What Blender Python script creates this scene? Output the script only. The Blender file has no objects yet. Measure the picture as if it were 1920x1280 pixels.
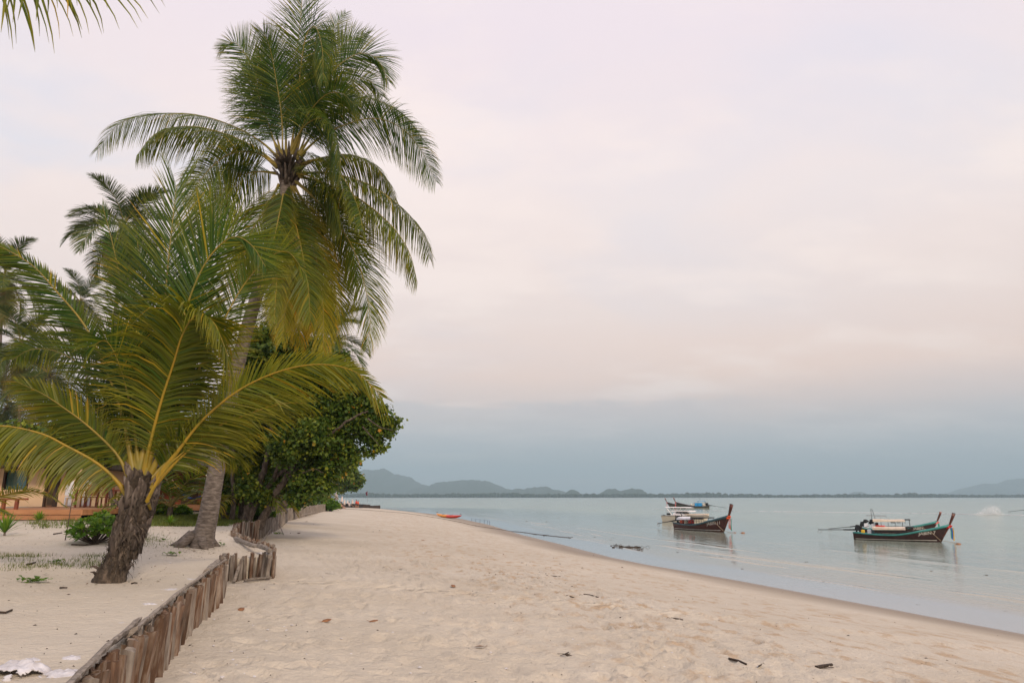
import bpy, math, random
import numpy as np
from mathutils import Vector, Matrix, Euler

random.seed(7)
RNG = np.random.default_rng(7)
scene = bpy.context.scene
COL = scene.collection
R = math.radians

# ------------------------------------------------------------------ camera
PITCH = R(12.77); CAMZ = 1.64; FPX = 1280.0; WATER = -2.36
cam_d = bpy.data.cameras.new('camera'); cam_d.lens = 24; cam_d.sensor_width = 36
cam_d.clip_start = 0.05; cam_d.clip_end = 60000
cam = bpy.data.objects.new('camera', cam_d); COL.objects.link(cam)
cam.location = (0, 0, CAMZ); cam.rotation_euler = (R(90) + PITCH, 0, 0)
scene.camera = cam

# ------------------------------------------------------------------ world
SUN_EL, SUN_AZ = R(30), R(150)      # azimuth clockwise from +Y: behind the camera, to the right
world = bpy.data.worlds.new('World'); scene.world = world; world.use_nodes = True
wn, wl = world.node_tree.nodes, world.node_tree.links
wn.clear()
def N(nt, typ, **kw):
    n = nt.nodes.new(typ)
    for k, v in kw.items():
        if k == 'inputs':
            for kk, vv in v.items(): n.inputs[kk].default_value = vv
        else: setattr(n, k, v)
    return n
def math_node(nt, op, a=None, b=None, c=None, clamp=False):
    n = nt.nodes.new('ShaderNodeMath'); n.operation = op; n.use_clamp = clamp
    for i, v in enumerate((a, b, c)):
        if v is None: continue
        if hasattr(v, 'links'): nt.links.new(v, n.inputs[i])
        else: n.inputs[i].default_value = v
    return n.outputs[0]
def mixc(nt, f, a, b, blend='MIX'):
    n = nt.nodes.new('ShaderNodeMix'); n.data_type = 'RGBA'; n.blend_type = blend
    for s, v in ((0, f), (6, a), (7, b)):
        if hasattr(v, 'links'): nt.links.new(v, n.inputs[s])
        elif s == 0: n.inputs[0].default_value = v
        else: n.inputs[s].default_value = (*v, 1) if len(v) == 3 else v
    return n.outputs[2]
def ramp(nt, fac, stops, interp='LINEAR'):
    n = nt.nodes.new('ShaderNodeValToRGB'); n.color_ramp.interpolation = interp
    els = n.color_ramp.elements
    while len(els) < len(stops): els.new(0.5)
    for e, (p, c) in zip(els, stops):
        e.position = p; e.color = (*c, 1) if len(c) == 3 else c
    nt.links.new(fac, n.inputs[0])
    return n.outputs[0]
def smooth(nt, v, a, b):
    n = nt.nodes.new('ShaderNodeMapRange'); n.interpolation_type = 'SMOOTHSTEP'; n.clamp = True
    nt.links.new(v, n.inputs[0]); n.inputs[1].default_value = a; n.inputs[2].default_value = b
    n.inputs[3].default_value = 0; n.inputs[4].default_value = 1
    return n.outputs[0]
def lin(r, g, b):
    f = lambda v: ((v / 255 + .055) / 1.055) ** 2.4 if v > 10 else v / 255 / 12.92
    return (f(r), f(g), f(b))

NT = world.node_tree
tc = N(NT, 'ShaderNodeTexCoord')
sep = N(NT, 'ShaderNodeSeparateXYZ'); wl.new(tc.outputs['Generated'], sep.inputs[0])
X_, Y_, Z_ = sep.outputs
zc = math_node(NT, 'MAXIMUM', Z_, 0.0)
den = math_node(NT, 'ADD', zc, 0.22)
px_ = math_node(NT, 'DIVIDE', X_, den); py_ = math_node(NT, 'DIVIDE', Y_, den)
cmb = N(NT, 'ShaderNodeCombineXYZ'); wl.new(px_, cmb.inputs[0]); wl.new(py_, cmb.inputs[1])
mp = N(NT, 'ShaderNodeMapping'); wl.new(cmb.outputs[0], mp.inputs[0]); mp.inputs['Scale'].default_value = (0.55, 0.95, 1)
mp.inputs['Rotation'].default_value = (0, 0, R(20))
n1 = N(NT, 'ShaderNodeTexNoise', inputs={'Scale': 1.15, 'Detail': 5.0, 'Roughness': 0.5, 'Distortion': 0.7}); wl.new(mp.outputs[0], n1.inputs['Vector'])
n2 = N(NT, 'ShaderNodeTexNoise', inputs={'Scale': 2.3, 'Detail': 5.0, 'Roughness': 0.55}); wl.new(mp.outputs[0], n2.inputs['Vector'])
base = ramp(NT, zc, [(0.0, lin(186, 184, 184)), (0.06, lin(190, 186, 186)), (0.12, lin(222, 198, 188)), (0.17, lin(236, 206, 190)),
                     (0.26, lin(233, 213, 204)), (0.40, lin(236, 219, 213)), (0.60, lin(228, 214, 219)), (1.0, lin(222, 214, 226))])
# faint blue openings between the thin pink cloud
bl = smooth(NT, n1.outputs[0], 0.44, 0.66)
blx = smooth(NT, math_node(NT, 'MULTIPLY', X_, -1.0), -0.15, 0.75)
blf = math_node(NT, 'MULTIPLY', bl, math_node(NT, 'MULTIPLY_ADD', blx, 0.95, 0.34))
blf = math_node(NT, 'MULTIPLY', blf, math_node(NT, 'MULTIPLY_ADD', smooth(NT, zc, .20, .45), .75, .25))
c1 = mixc(NT, blf, base, lin(190, 204, 226))
# brighter cream patches
br = math_node(NT, 'MULTIPLY', smooth(NT, n2.outputs[0], 0.46, 0.66), 0.5)
c2 = mixc(NT, br, c1, lin(248, 230, 220))
# the low grey-blue bank of cloud with a ragged top
cb = N(NT, 'ShaderNodeCombineXYZ'); wl.new(math_node(NT, 'MULTIPLY', X_, 9.0), cb.inputs[0]); wl.new(math_node(NT, 'MULTIPLY', Z_, 40.0), cb.inputs[2])
wl.new(math_node(NT, 'MULTIPLY', Y_, 9.0), cb.inputs[1])
n3 = N(NT, 'ShaderNodeTexNoise', inputs={'Scale': 1.0, 'Detail': 6.0, 'Roughness': 0.6}); wl.new(cb.outputs[0], n3.inputs['Vector'])
edge = math_node(NT, 'MULTIPLY_ADD', n3.outputs[0], 0.045, 0.112)
diff = math_node(NT, 'SUBTRACT', edge, Z_)
hard = smooth(NT, diff, -0.002, 0.012)
soft = smooth(NT, diff, -0.028, 0.055)
side = smooth(NT, X_, 0.10, 0.42)
bank = mixc(NT, side, hard, soft)
bankf = math_node(NT, 'MULTIPLY', bank, math_node(NT, 'MULTIPLY_ADD', n3.outputs[0], 0.5, 0.36))
bankc = ramp(NT, zc, [(0.0, lin(164, 176, 188)), (0.05, lin(172, 178, 186)), (0.11, lin(194, 186, 186)), (0.16, lin(194, 184, 184))])
c3 = mixc(NT, bankf, c2, bankc)
bg1 = N(NT, 'ShaderNodeBackground'); wl.new(c3, bg1.inputs[0]); bg1.inputs[1].default_value = 1.38
sky = N(NT, 'ShaderNodeTexSky'); sky.sky_type = 'NISHITA'; sky.sun_disc = False
sky.sun_elevation = SUN_EL; sky.sun_rotation = SUN_AZ; sky.dust_density = 2.0
bg2 = N(NT, 'ShaderNodeBackground'); wl.new(sky.outputs[0], bg2.inputs[0]); bg2.inputs[1].default_value = 0.10
mxs = N(NT, 'ShaderNodeMixShader'); mxs.inputs[0].default_value = 0.90
wl.new(bg2.outputs[0], mxs.inputs[1]); wl.new(bg1.outputs[0], mxs.inputs[2])
wo = N(NT, 'ShaderNodeOutputWorld'); wl.new(mxs.outputs[0], wo.inputs['Surface'])

sun_d = bpy.data.lights.new('sun', 'SUN'); sun_d.energy = 2.7; sun_d.angle = R(10); sun_d.color = (1.0, 0.83, 0.64)
sun = bpy.data.objects.new('sun', sun_d); COL.objects.link(sun)
sdir = Vector((math.sin(SUN_AZ) * math.cos(SUN_EL), math.cos(SUN_AZ) * math.cos(SUN_EL), math.sin(SUN_EL)))
sun.rotation_euler = sdir.to_track_quat('Z', 'Y').to_euler(); sun.location = sdir * 50

scene.view_settings.view_transform = 'Standard'; scene.view_settings.look = 'None'
scene.view_settings.exposure = 0.0; scene.view_settings.gamma = 1.0; scene.view_settings.use_curve_mapping = False
scene.cycles.max_bounces = 7; scene.cycles.transparent_max_bounces = 12; scene.cycles.diffuse_bounces = 3
scene.cycles.use_denoising = True

# ------------------------------------------------------------------ object helpers
def props(o, label=None, cat=None, group=None, kind=None):
    if label: o['label'] = label
    if cat: o['category'] = cat
    if group: o['group'] = group
    if kind: o['kind'] = kind
    return o
def empty(name, loc, label=None, cat=None, group=None, rz=0):
    o = bpy.data.objects.new(name, None); COL.objects.link(o); o.location = loc; o.rotation_euler = (0, 0, rz)
    o.empty_display_size = 0.3
    return props(o, label, cat, group)
def link(name, me, mat, parent=None, smooth_=True):
    o = bpy.data.objects.new(name, me); COL.objects.link(o)
    if mat is not None and len(me.materials) == 0: me.materials.append(mat)
    if parent is not None: o.parent = parent
    return o
def mesh_arr(name, V, F, smooth_=True, col=None, floats=None):
    """V (n,3) array, F (m,4) or (m,3) int array"""
    V = np.asarray(V, dtype=np.float32); F = np.asarray(F, dtype=np.int32)
    me = bpy.data.meshes.new(name)
    k = F.shape[1]
    me.vertices.add(len(V)); me.vertices.foreach_set('co', V.ravel())
    me.loops.add(F.size); me.loops.foreach_set('vertex_index', F.ravel())
    me.polygons.add(len(F)); me.polygons.foreach_set('loop_start', np.arange(0, F.size, k, dtype=np.int32))
    me.polygons.foreach_set('loop_total', np.full(len(F), k, dtype=np.int32))
    me.polygons.foreach_set('use_smooth', np.full(len(F), smooth_, dtype=bool))
    me.update(calc_edges=True)
    if col is not None:
        a = me.attributes.new('tint', 'FLOAT_COLOR', 'POINT')
        c4 = np.ones((len(V), 4), dtype=np.float32); c4[:, :3] = col; a.data.foreach_set('color', c4.ravel())
    if floats:
        for kf, vf in floats.items():
            a = me.attributes.new(kf, 'FLOAT', 'POINT'); a.data.foreach_set('value', np.asarray(vf, dtype=np.float32))
    return me
class MB:
    """collects shapes into one mesh"""
    def __init__(s): s.v = []; s.f = []; s.c = []
    def add(s, vs, fs):
        b = len(s.v); s.v += [tuple(v) for v in vs]; s.f += [tuple(i + b for i in f) for f in fs]; return s
    def box(s, c, size, M=None, taper=1.0, jit=0.0):
        x, y, z = size[0] / 2, size[1] / 2, size[2] / 2
        vs = [Vector((sx * x * (taper if sz > 0 else 1), sy * y * (taper if sz > 0 else 1), sz * z)) for sz in (-1, 1) for sy in (-1, 1) for sx in (-1, 1)]
        if jit: vs = [v + Vector((random.uniform(-jit, jit), random.uniform(-jit, jit), random.uniform(-jit, jit))) for v in vs]
        if M is not None: vs = [M @ v for v in vs]
        vs = [v + Vector(c) for v in vs]
        return s.add(vs, [(0, 2, 3, 1), (4, 5, 7, 6), (0, 1, 5, 4), (2, 6, 7, 3), (0, 4, 6, 2), (1, 3, 7, 5)])
    def tube(s, pts, rad, n=6, flat=1.0, jit=0.0, caps=True):
        pts = [Vector(p) for p in pts]
        if not hasattr(rad, '__len__'): rad = [rad] * len(pts)
        t0 = (pts[1] - pts[0]).normalized()
        u = t0.orthogonal().normalized()
        rings = []
        for i, p in enumerate(pts):
            t = (pts[min(i + 1, len(pts) - 1)] - pts[max(i - 1, 0)]).normalized()
            u = (u - t * u.dot(t)).normalized(); w = t.cross(u)
            rings.append([p + (u * math.cos(2 * math.pi * k / n) + w * math.sin(2 * math.pi * k / n) * flat) * rad[i] * (1 + random.uniform(-jit, jit)) for k in range(n)])
        b = len(s.v)
        for r in rings: s.v += [tuple(v) for v in r]
        for i in range(len(rings) - 1):
            for k in range(n):
                s.f.append((b + i * n + k, b + i * n + (k + 1) % n, b + (i + 1) * n + (k + 1) % n, b + (i + 1) * n + k))
        if caps:
            s.f.append(tuple(b + k for k in reversed(range(n)))); s.f.append(tuple(b + (len(rings) - 1) * n + k for k in range(n)))
        return s
    def blob(s, c, r, sx=1, sy=1, sz=1, nu=8, nv=5, jit=0.0):
        b = len(s.v); c = Vector(c)
        for j in range(nv + 1):
            th = math.pi * j / nv
            for i in range(nu):
                ph = 2 * math.pi * i / nu; q = r * (1 + random.uniform(-jit, jit))
                s.v.append((c.x + q * sx * math.sin(th) * math.cos(ph), c.y + q * sy * math.sin(th) * math.sin(ph), c.z + q * sz * math.cos(th)))
        for j in range(nv):
            for i in range(nu):
                s.f.append((b + j * nu + i, b + (j + 1) * nu + i, b + (j + 1) * nu + (i + 1) % nu, b + j * nu + (i + 1) % nu))
        return s
    def grid(s, fn, nu, nv):
        b = len(s.v)
        for j in range(nv + 1):
            for i in range(nu + 1): s.v.append(tuple(fn(i / nu, j / nv)))
        for j in range(nv):
            for i in range(nu):
                s.f.append((b + j * (nu + 1) + i, b + j * (nu + 1) + i + 1, b + (j + 1) * (nu + 1) + i + 1, b + (j + 1) * (nu + 1) + i))
        return s
    def build(s, name, mat, parent=None, smooth_=False, origin=None, bevel=0):
        me = bpy.data.meshes.new(name)
        vs = s.v if origin is None else [(v[0] - origin[0], v[1] - origin[1], v[2] - origin[2]) for v in s.v]
        me.from_pydata(vs, [], s.f); me.update()
        me.polygons.foreach_set('use_smooth', [smooth_] * len(me.polygons))
        o = link(name, me, mat, parent)
        if bevel:
            m = o.modifiers.new('bevel', 'BEVEL'); m.width = bevel; m.segments = 1; m.limit_method = 'ANGLE'
        return o

# ------------------------------------------------------------------ noise in numpy
def _hash(ix, iy, seed):
    h = (ix.astype(np.int64) * 374761393 + iy.astype(np.int64) * 668265263 + seed * 974634777) & 0xffffffff
    h = ((h ^ (h >> 13)) * 1274126177) & 0xffffffff
    return ((h ^ (h >> 16)) & 0xffff) / 65535.0
def vnoise(x, y, seed=0):
    x = np.asarray(x, float); y = np.asarray(y, float)
    ix, iy = np.floor(x), np.floor(y); fx, fy = x - ix, y - iy
    fx = fx * fx * (3 - 2 * fx); fy = fy * fy * (3 - 2 * fy)
    a = _hash(ix, iy, seed); b = _hash(ix + 1, iy, seed); c = _hash(ix, iy + 1, seed); d = _hash(ix + 1, iy + 1, seed)
    return (a + (b - a) * fx) * (1 - fy) + (c + (d - c) * fx) * fy
def fbm(x, y, seed=0, o=4):
    s, a, t = 0, 1.0, 0
    for k in range(o):
        s = s + a * vnoise(x * 2 ** k + 17.3 * k, y * 2 ** k + 9.1 * k, seed + k); t += a; a *= 0.5
    return s / t
def sstep(v, a, b):
    t = np.clip((v - a) / (b - a), 0, 1); return t * t * (3 - 2 * t)

# ------------------------------------------------------------------ projecting pixels (1920x1280) on to the place
cp, sp = math.cos(PITCH), math.sin(PITCH)
def ray(px, py):
    a, b = (px - 960) / FPX, (640 - py) / FPX
    return Vector((a, cp - b * sp, sp + b * cp))
def AT(px, py, Y):
    r = ray(px, py); return Vector((0, 0, CAMZ)) + r * (Y / r.y)
def ONZ(px, py, z):
    r = ray(px, py); return Vector((0, 0, CAMZ)) + r * ((z - CAMZ) / r.z)
def WAT(px, py): return ONZ(px, py, WATER)

# shore (x as a function of y) and the line of the timber wall
_sp = [(1913, 1187), (1704, 1148), (1507, 1111), (1395, 1090), (1300, 1073), (1212, 1058), (1144, 1044), (1056, 1021), (978, 1002), (916, 983), (867, 972.5), (815, 963.5), (716, 953.3)]
_sh = [WAT(*p) for p in _sp]
SY = np.array([-400, -60, -15, 0, 10] + [p.y for p in _sh] + [250, 270, 330, 1200, 12000, 20000])
SX = np.array([140, 44, 28.5, 23, 19.6] + [p.x for p in _sh] + [-60, -100, -300, -2600, -9000, -9000])
FY = np.array([-400, -60, -10, 4.6, 7.3, 8.6, 9.2, 10.6, 12.1, 12.9, 14.3, 14.75, 15.9, 19.4, 25.6, 26.6, 31, 39, 48, 60, 79, 97, 150, 200, 206, 216, 260, 330, 1200, 20000])
FX = np.array([10, 4, 0.3, -2.72, -3.52, -3.93, -4.10, -4.46, -4.92, -5.3, -5.8, -4.98, -5.4, -7.7, -10.0, -9.7, -10.8, -12.8, -15.4, -17.6, -21.5, -24.6, -37.5, -40.6, -44, -62, -110, -330, -2700, -9300])
FZY = np.array([-60, 0, 60, 97, 150, 200, 216, 300]); FZ = np.array([0, 0, 0, -.1, -.6, -1.6, -1.9, -2.2])
PZY = np.array([-60, 5, 10, 12.5, 14.3, 14.8, 15.9, 20, 30, 50, 97, 150, 200, 216, 300]); PZ = np.array([.48, .48, .50, .52, .43, .42, .49, .60, .68, .75, .6, .1, -.85, -1.0, -1.0])
def height(x, y, detail=True):
    x = np.asarray(x, float); y = np.asarray(y, float)
    xf = np.interp(y, FY, FX); xs = np.interp(y, SY, SX)
    zf = np.interp(y, FZY, FZ); zp = np.interp(y, PZY, PZ)
    t = (x - xf) / np.maximum(xs - xf, 1.0)
    tt = np.clip(t, 0, 1)
    beach = zf + (WATER - zf) * (0.25 * tt + 0.75 * tt ** 1.45)
    beyond = np.clip((x - xs), 0, 80)
    beach = beach - beyond * 0.035
    plat = zp + 0.16 * sstep(-(x - xf), 0.5, 4.0)
    w = sstep(x - xf, -0.06, 0.02)
    z = plat * (1 - w) + beach * w
    if detail:
        z = z + (fbm(x * 0.35, y * 0.35, 3) - 0.5) * 0.10 * (1 - w * 0.45) * (1 - sstep(t, .8, 1.0)) + (fbm(x * 1.7, y * 1.7, 5, 3) - 0.5) * 0.045 * (1 - sstep(t, .45, .85))
    return z
def H(x, y): return float(height(np.array([x]), np.array([y]))[0])
def G(px, py, far=400):
    """first meeting of the pixel's ray with the ground"""
    r = ray(px, py); k = np.geomspace(1.5, far, 3000) / r.y
    X, Y, Z = r.x * k, r.y * k, CAMZ + r.z * k
    hit = np.nonzero(Z < height(X, Y))[0]
    i = hit[0] if len(hit) else len(k) - 1
    return Vector((X[i], Y[i], float(height(X[i:i+1], Y[i:i+1])[0])))
def on_ground(px, py, dz=0): g = G(px, py); g.z += dz; return g

# ------------------------------------------------------------------ materials
def newmat(name):
    m = bpy.data.materials.new(name); m.use_nodes = True
    nt = m.node_tree; b = nt.nodes['Principled BSDF']; return m, nt, b
def nmat(name, c1, c2, scale=8.0, rough=0.7, bump=0.2, stretch=(1, 1, 1), detail=5.0, c3=None, objrand=0.0, spec=0.4, metal=0.0, dist=0.01):
    m, nt, b = newmat(name)
    tc = N(nt, 'ShaderNodeTexCoord'); mp = N(nt, 'ShaderNodeMapping'); nt.links.new(tc.outputs['Object'], mp.inputs[0])
    mp.inputs['Scale'].default_value = stretch
    oi = N(nt, 'ShaderNodeObjectInfo')
    if objrand:
        cx = N(nt, 'ShaderNodeCombineXYZ'); nt.links.new(math_node(nt, 'MULTIPLY', oi.outputs['Random'], 37.0), cx.inputs[0]); nt.links.new(math_node(nt, 'MULTIPLY', oi.outputs['Random'], 91.0), cx.inputs[2])
        nt.links.new(cx.outputs[0], mp.inputs['Location'])
    n = N(nt, 'ShaderNodeTexNoise', inputs={'Scale': scale, 'Detail': detail, 'Roughness': 0.6}); nt.links.new(mp.outputs[0], n.inputs['Vector'])
    st = [(0.3, c1), (0.7, c2)] if c3 is None else [(0.28, c1), (0.5, c2), (0.72, c3)]
    c = ramp(nt, n.outputs[0], st)
    if objrand:
        f = math_node(nt, 'MULTIPLY_ADD', oi.outputs['Random'], objrand, 1 - objrand / 2)
        vm = N(nt, 'ShaderNodeVectorMath', operation='SCALE'); nt.links.new(c, vm.inputs[0]); nt.links.new(f, vm.inputs['Scale']); c = vm.outputs[0]
    nt.links.new(c, b.inputs['Base Color'])
    b.inputs['Roughness'].default_value = rough; b.inputs['Metallic'].default_value = metal; b.inputs['Specular IOR Level'].default_value = spec
    if bump:
        bp = N(nt, 'ShaderNodeBump', inputs={'Strength': bump, 'Distance': dist}); nt.links.new(n.outputs[0], bp.inputs['Height']); nt.links.new(bp.outputs[0], b.inputs['Normal'])
    return m

def leafmat(name, dark, mid, light, dry, trans=0.35, rough=0.42):
    """tint: r = random of the leaf, g = age (0 green .. 1 dry), b = place along the leaf"""
    m, nt, b = newmat(name)
    at = N(nt, 'ShaderNodeAttribute', attribute_name='tint'); sp_ = N(nt, 'ShaderNodeSeparateColor'); nt.links.new(at.outputs['Color'], sp_.inputs[0])
    c = ramp(nt, sp_.outputs[0], [(0.0, dark), (0.5, mid), (1.0, light)])
    tipb = math_node(nt, 'MULTIPLY', math_node(nt, 'POWER', sp_.outputs[2], 2.5), 0.5)
    ag = math_node(nt, 'ADD', sp_.outputs[1], math_node(nt, 'MULTIPLY', tipb, math_node(nt, 'MULTIPLY_ADD', sp_.outputs[0], 0.6, 0.15)), clamp=True)
    c = mixc(nt, math_node(nt, 'MULTIPLY', ag, 1.9, clamp=True), c, (dry[0] * .58, dry[1] * 1.02, dry[2] * .8))
    c = mixc(nt, smooth(nt, ag, .38, .95), c, dry)
    nt.links.new(c, b.inputs['Base Color']); b.inputs['Roughness'].default_value = rough; b.inputs['Specular IOR Level'].default_value = 0.25
    tr = N(nt, 'ShaderNodeBsdfTranslucent'); vm = N(nt, 'ShaderNodeVectorMath', operation='MULTIPLY'); nt.links.new(c, vm.inputs[0]); vm.inputs[1].default_value = (1.7, 1.5, 0.6)
    nt.links.new(vm.outputs[0], tr.inputs[0])
    mx = N(nt, 'ShaderNodeMixShader'); mx.inputs[0].default_value = trans
    nt.links.new(b.outputs[0], mx.inputs[1]); nt.links.new(tr.outputs[0], mx.inputs[2])
    nt.links.new(mx.outputs[0], nt.nodes['Material Output'].inputs[0])
    return m

M = {}
M['palm'] = leafmat('palm_leaf', (.008, .034, .007), (.030, .086, .010), (.15, .19, .014), (.52, .25, .02))
M['palm_far'] = leafmat('palm_leaf_far', (.014, .038, .010), (.042, .080, .016), (.13, .15, .02), (.25, .16, .06), trans=0.25)
M['leaf'] = leafmat('broad_leaf', (.018, .048, .008), (.07, .12, .015), (.25, .28, .03), (.42, .20, .02), trans=0.25, rough=0.4)
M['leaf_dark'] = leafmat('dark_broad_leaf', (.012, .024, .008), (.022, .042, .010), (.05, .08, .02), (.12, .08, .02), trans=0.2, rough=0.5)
M['shrub'] = leafmat('shrub_leaf', (.04, .10, .012), (.09, .19, .02), (.19, .28, .03), (.3, .28, .04), trans=0.35)
M['rachis'] = nmat('frond_midrib', (.17, .15, .022), (.30, .20, .025), 3, 0.45, 0.1)
M['rachis_far'] = nmat('frond_midrib_far', (.13, .11, .03), (.2, .15, .04), 3, 0.6, 0)
M['petiole'] = nmat('bright_petiole', (.17, .155, .016), (.33, .205, .016), 5, 0.5, 0.6, stretch=(1.5, 1.5, .25), c3=(.11, .12, .02))
M['trunk'] = nmat('palm_trunk', (.045, .035, .028), (.13, .105, .088), 7, 0.9, 0.8, stretch=(1, 1, 3.4), c3=(.23, .195, .17), dist=0.03)
M['trunk_dark'] = nmat('fibrous_trunk', (.012, .009, .007), (.06, .045, .033), 14, 0.95, 0.9, stretch=(1, 1, .5), c3=(.16, .12, .09), dist=0.04)
M['boot'] = nmat('dry_leaf_base', (.022, .016, .013), (.09, .068, .055), 9, 0.9, 0.7, stretch=(2.5, 2.5, .35), c3=(.20, .165, .14), objrand=.5)
M['bark'] = nmat('bark', (.020, .014, .010), (.075, .055, .042), 11, 0.9, 0.7, stretch=(1, 1, .5), c3=(.16, .13, .105), dist=0.03)
M['post'] = nmat('weathered_post', (.035, .018, .010), (.16, .085, .048), 9, 0.85, 0.8, stretch=(1.4, 1.4, .13), c3=(.40, .32, .25), objrand=.9, dist=0.015)
def _postmat():
    m = M['post']; nt = m.node_tree; b = nt.nodes['Principled BSDF']; l = b.inputs['Base Color'].links[0]; src = l.from_socket
    oi = N(nt, 'ShaderNodeObjectInfo'); tc = N(nt, 'ShaderNodeTexCoord')
    mp = N(nt, 'ShaderNodeMapping'); nt.links.new(tc.outputs['Object'], mp.inputs[0]); mp.inputs['Scale'].default_value = (14, 14, 1.2)
    cx = N(nt, 'ShaderNodeCombineXYZ'); nt.links.new(math_node(nt, 'MULTIPLY', oi.outputs['Random'], 57.0), cx.inputs[1]); nt.links.new(cx.outputs[0], mp.inputs['Location'])
    n = N(nt, 'ShaderNodeTexNoise', inputs={'Scale': 1.0, 'Detail': 4.0}); nt.links.new(mp.outputs[0], n.inputs['Vector'])
    g = ramp(nt, n.outputs[0], [(.3, (.07, .055, .045)), (.7, (.34, .29, .245))])
    f = math_node(nt, 'ADD', smooth(nt, oi.outputs['Random'], .25, .9), math_node(nt, 'MULTIPLY_ADD', n.outputs[0], 1.2, -.6), clamp=True)
    c = mixc(nt, f, src, g); nt.links.new(c, b.inputs['Base Color'])
_postmat()
M['drift'] = nmat('grey_driftwood', (.09, .07, .058), (.25, .21, .175), 14, 0.85, 0.6, stretch=(.35, 1.2, 1.2), c3=(.36, .31, .27), objrand=.3)
M['farwall'] = nmat('far_timber', (.02, .012, .009), (.075, .045, .032), 5, 0.9, 0.3, objrand=.6)
# ================================================================== SETTING: sand
def build_ground():
    s_r = np.concatenate([[0.0, 0.025, 0.05], np.arange(0.10, 26, 0.07), 26 * 1.06 ** np.arange(0, 26)])
    s_l = np.concatenate([[-0.03, -0.06, -0.12], -np.arange(0.2, 14, 0.09), -14 * 1.10 ** np.arange(0, 60)])[::-1]
    s = np.concatenate([s_l, s_r])
    ys = np.concatenate([[-300, -120, -60, -30, -15, -8, -4, -2, -1, 0, .8, 1.5, 2, 2.5], 3 * 1.0085 ** np.arange(0, 300), 3 * 1.0085 ** 300 * 1.022 ** np.arange(1, 110)])
    S, Yg = np.meshgrid(s, ys)
    Xg = np.interp(Yg, FY, FX) + S
    Zg = height(Xg, Yg)
    # trodden sand: shallow prints with raised rims, and the fine relief of dry sand
    xf = np.interp(Yg, FY, FX); xs = np.interp(Yg, SY, SX); t = (Xg - xf) / (xs - xf)
    near = 1 - sstep(Yg, 14, 30)
    dryf = (1 - sstep(t, .30, .62)) * (S > .1)
    rough = (fbm(Xg * 3.6, Yg * 3.6, 11, 4) - .5) * .06 + (fbm(Xg * 11, Yg * 11, 14, 2) - .5) * .022
    Zg = Zg + rough * dryf * (0.35 + .65 * near) + (fbm(Xg * 6, Yg * 6, 12, 3) - .5) * .016 * (S < -.1)
    rr = random.Random(3)
    def stamp(cx, cy, a, b, ang, depth):
        j0, j1 = np.searchsorted(ys, cy - .45), np.searchsorted(ys, cy + .45)
        if j1 <= j0: return
        xx = Xg[j0:j1]; m = np.abs(xx - cx) < .45
        if not m.any(): return
        dx = xx[m] - cx; dy = Yg[j0:j1][m] - cy
        u = (dx * math.cos(ang) + dy * math.sin(ang)) / a; v = (-dx * math.sin(ang) + dy * math.cos(ang)) / b
        q = u * u + v * v
        d = -depth * np.exp(-q * 1.1) + depth * .5 * np.exp(-(np.sqrt(q) - 1.55) ** 2 * 5)
        blk = Zg[j0:j1]; blk[m] += d; Zg[j0:j1] = blk
    for trail in range(70):
        y0 = rr.uniform(3, 22); f0 = float(np.interp(y0, FY, FX)); x = f0 + rr.uniform(.5, 8.0) ; y = y0
        ang = rr.gauss(1.75, .35) if rr.random() < .8 else rr.uniform(0, 3.1); side = 1
        for k in range(rr.randint(8, 34)):
            x += math.cos(ang) * .36 + rr.uniform(-.05, .05); y += math.sin(ang) * .36 + rr.uniform(-.05, .05)
            ang += rr.gauss(0, .03); side = -side
            if x - float(np.interp(y, FY, FX)) < .3: break
            stamp(x + side * .09 * math.sin(ang), y - side * .09 * math.cos(ang), rr.uniform(.13, .17), rr.uniform(.06, .085), ang + side * .12, rr.uniform(.03, .055))
    for k in range(1500):
        y = 3.2 + 24 * rr.random() ** 1.3; f = float(np.interp(y, FY, FX)); x = f + rr.uniform(.3, 9.5)
        stamp(x, y, rr.uniform(.06, .20), rr.uniform(.05, .12), rr.uniform(0, 3.1), rr.uniform(.014, .045))
    for k in range(120):
        y = 3.2 + 14 * rr.random(); f = float(np.interp(y, FY, FX)); x = f - rr.uniform(.3, 6)
        stamp(x, y, rr.uniform(.1, .25), rr.uniform(.07, .16), rr.uniform(0, 3.1), rr.uniform(.004, .012))
    wet = 1 - sstep(xs - Xg + (fbm(Xg * .25, Yg * .12, 21, 3) - .5) * 2.0, 0.5, 5.0 + .02 * Yg)
    green = sstep(-(Xg - xf), .5, 2.5) * sstep(fbm(Xg * .5, Yg * .35, 31, 4), .50, .60) * sstep(Yg, 22, 27)
    rows, cols = S.shape
    idx = np.arange(rows * cols).reshape(rows, cols)
    F = np.stack([idx[:-1, :-1], idx[:-1, 1:], idx[1:, 1:], idx[1:, :-1]], -1).reshape(-1, 4)
    V = np.stack([Xg, Yg, Zg], -1).reshape(-1, 3)
    me = mesh_arr('sand', V, F, floats={'wet': wet.ravel(), 'soil': green.ravel(), 'tt': t.ravel()})
    m, nt, b = newmat('sand')
    tc = N(nt, 'ShaderNodeTexCoord')
    wa = N(nt, 'ShaderNodeAttribute', attribute_name='wet').outputs['Fac']; so = N(nt, 'ShaderNodeAttribute', attribute_name='soil').outputs['Fac']
    ta = N(nt, 'ShaderNodeAttribute', attribute_name='tt').outputs['Fac']
    def noise(scale, det=5, vec=None, rough=.6):
        n = N(nt, 'ShaderNodeTexNoise', inputs={'Scale': scale, 'Detail': det, 'Roughness': rough}); nt.links.new(vec or tc.outputs['Object'], n.inputs['Vector']); return n.outputs[0]
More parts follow.
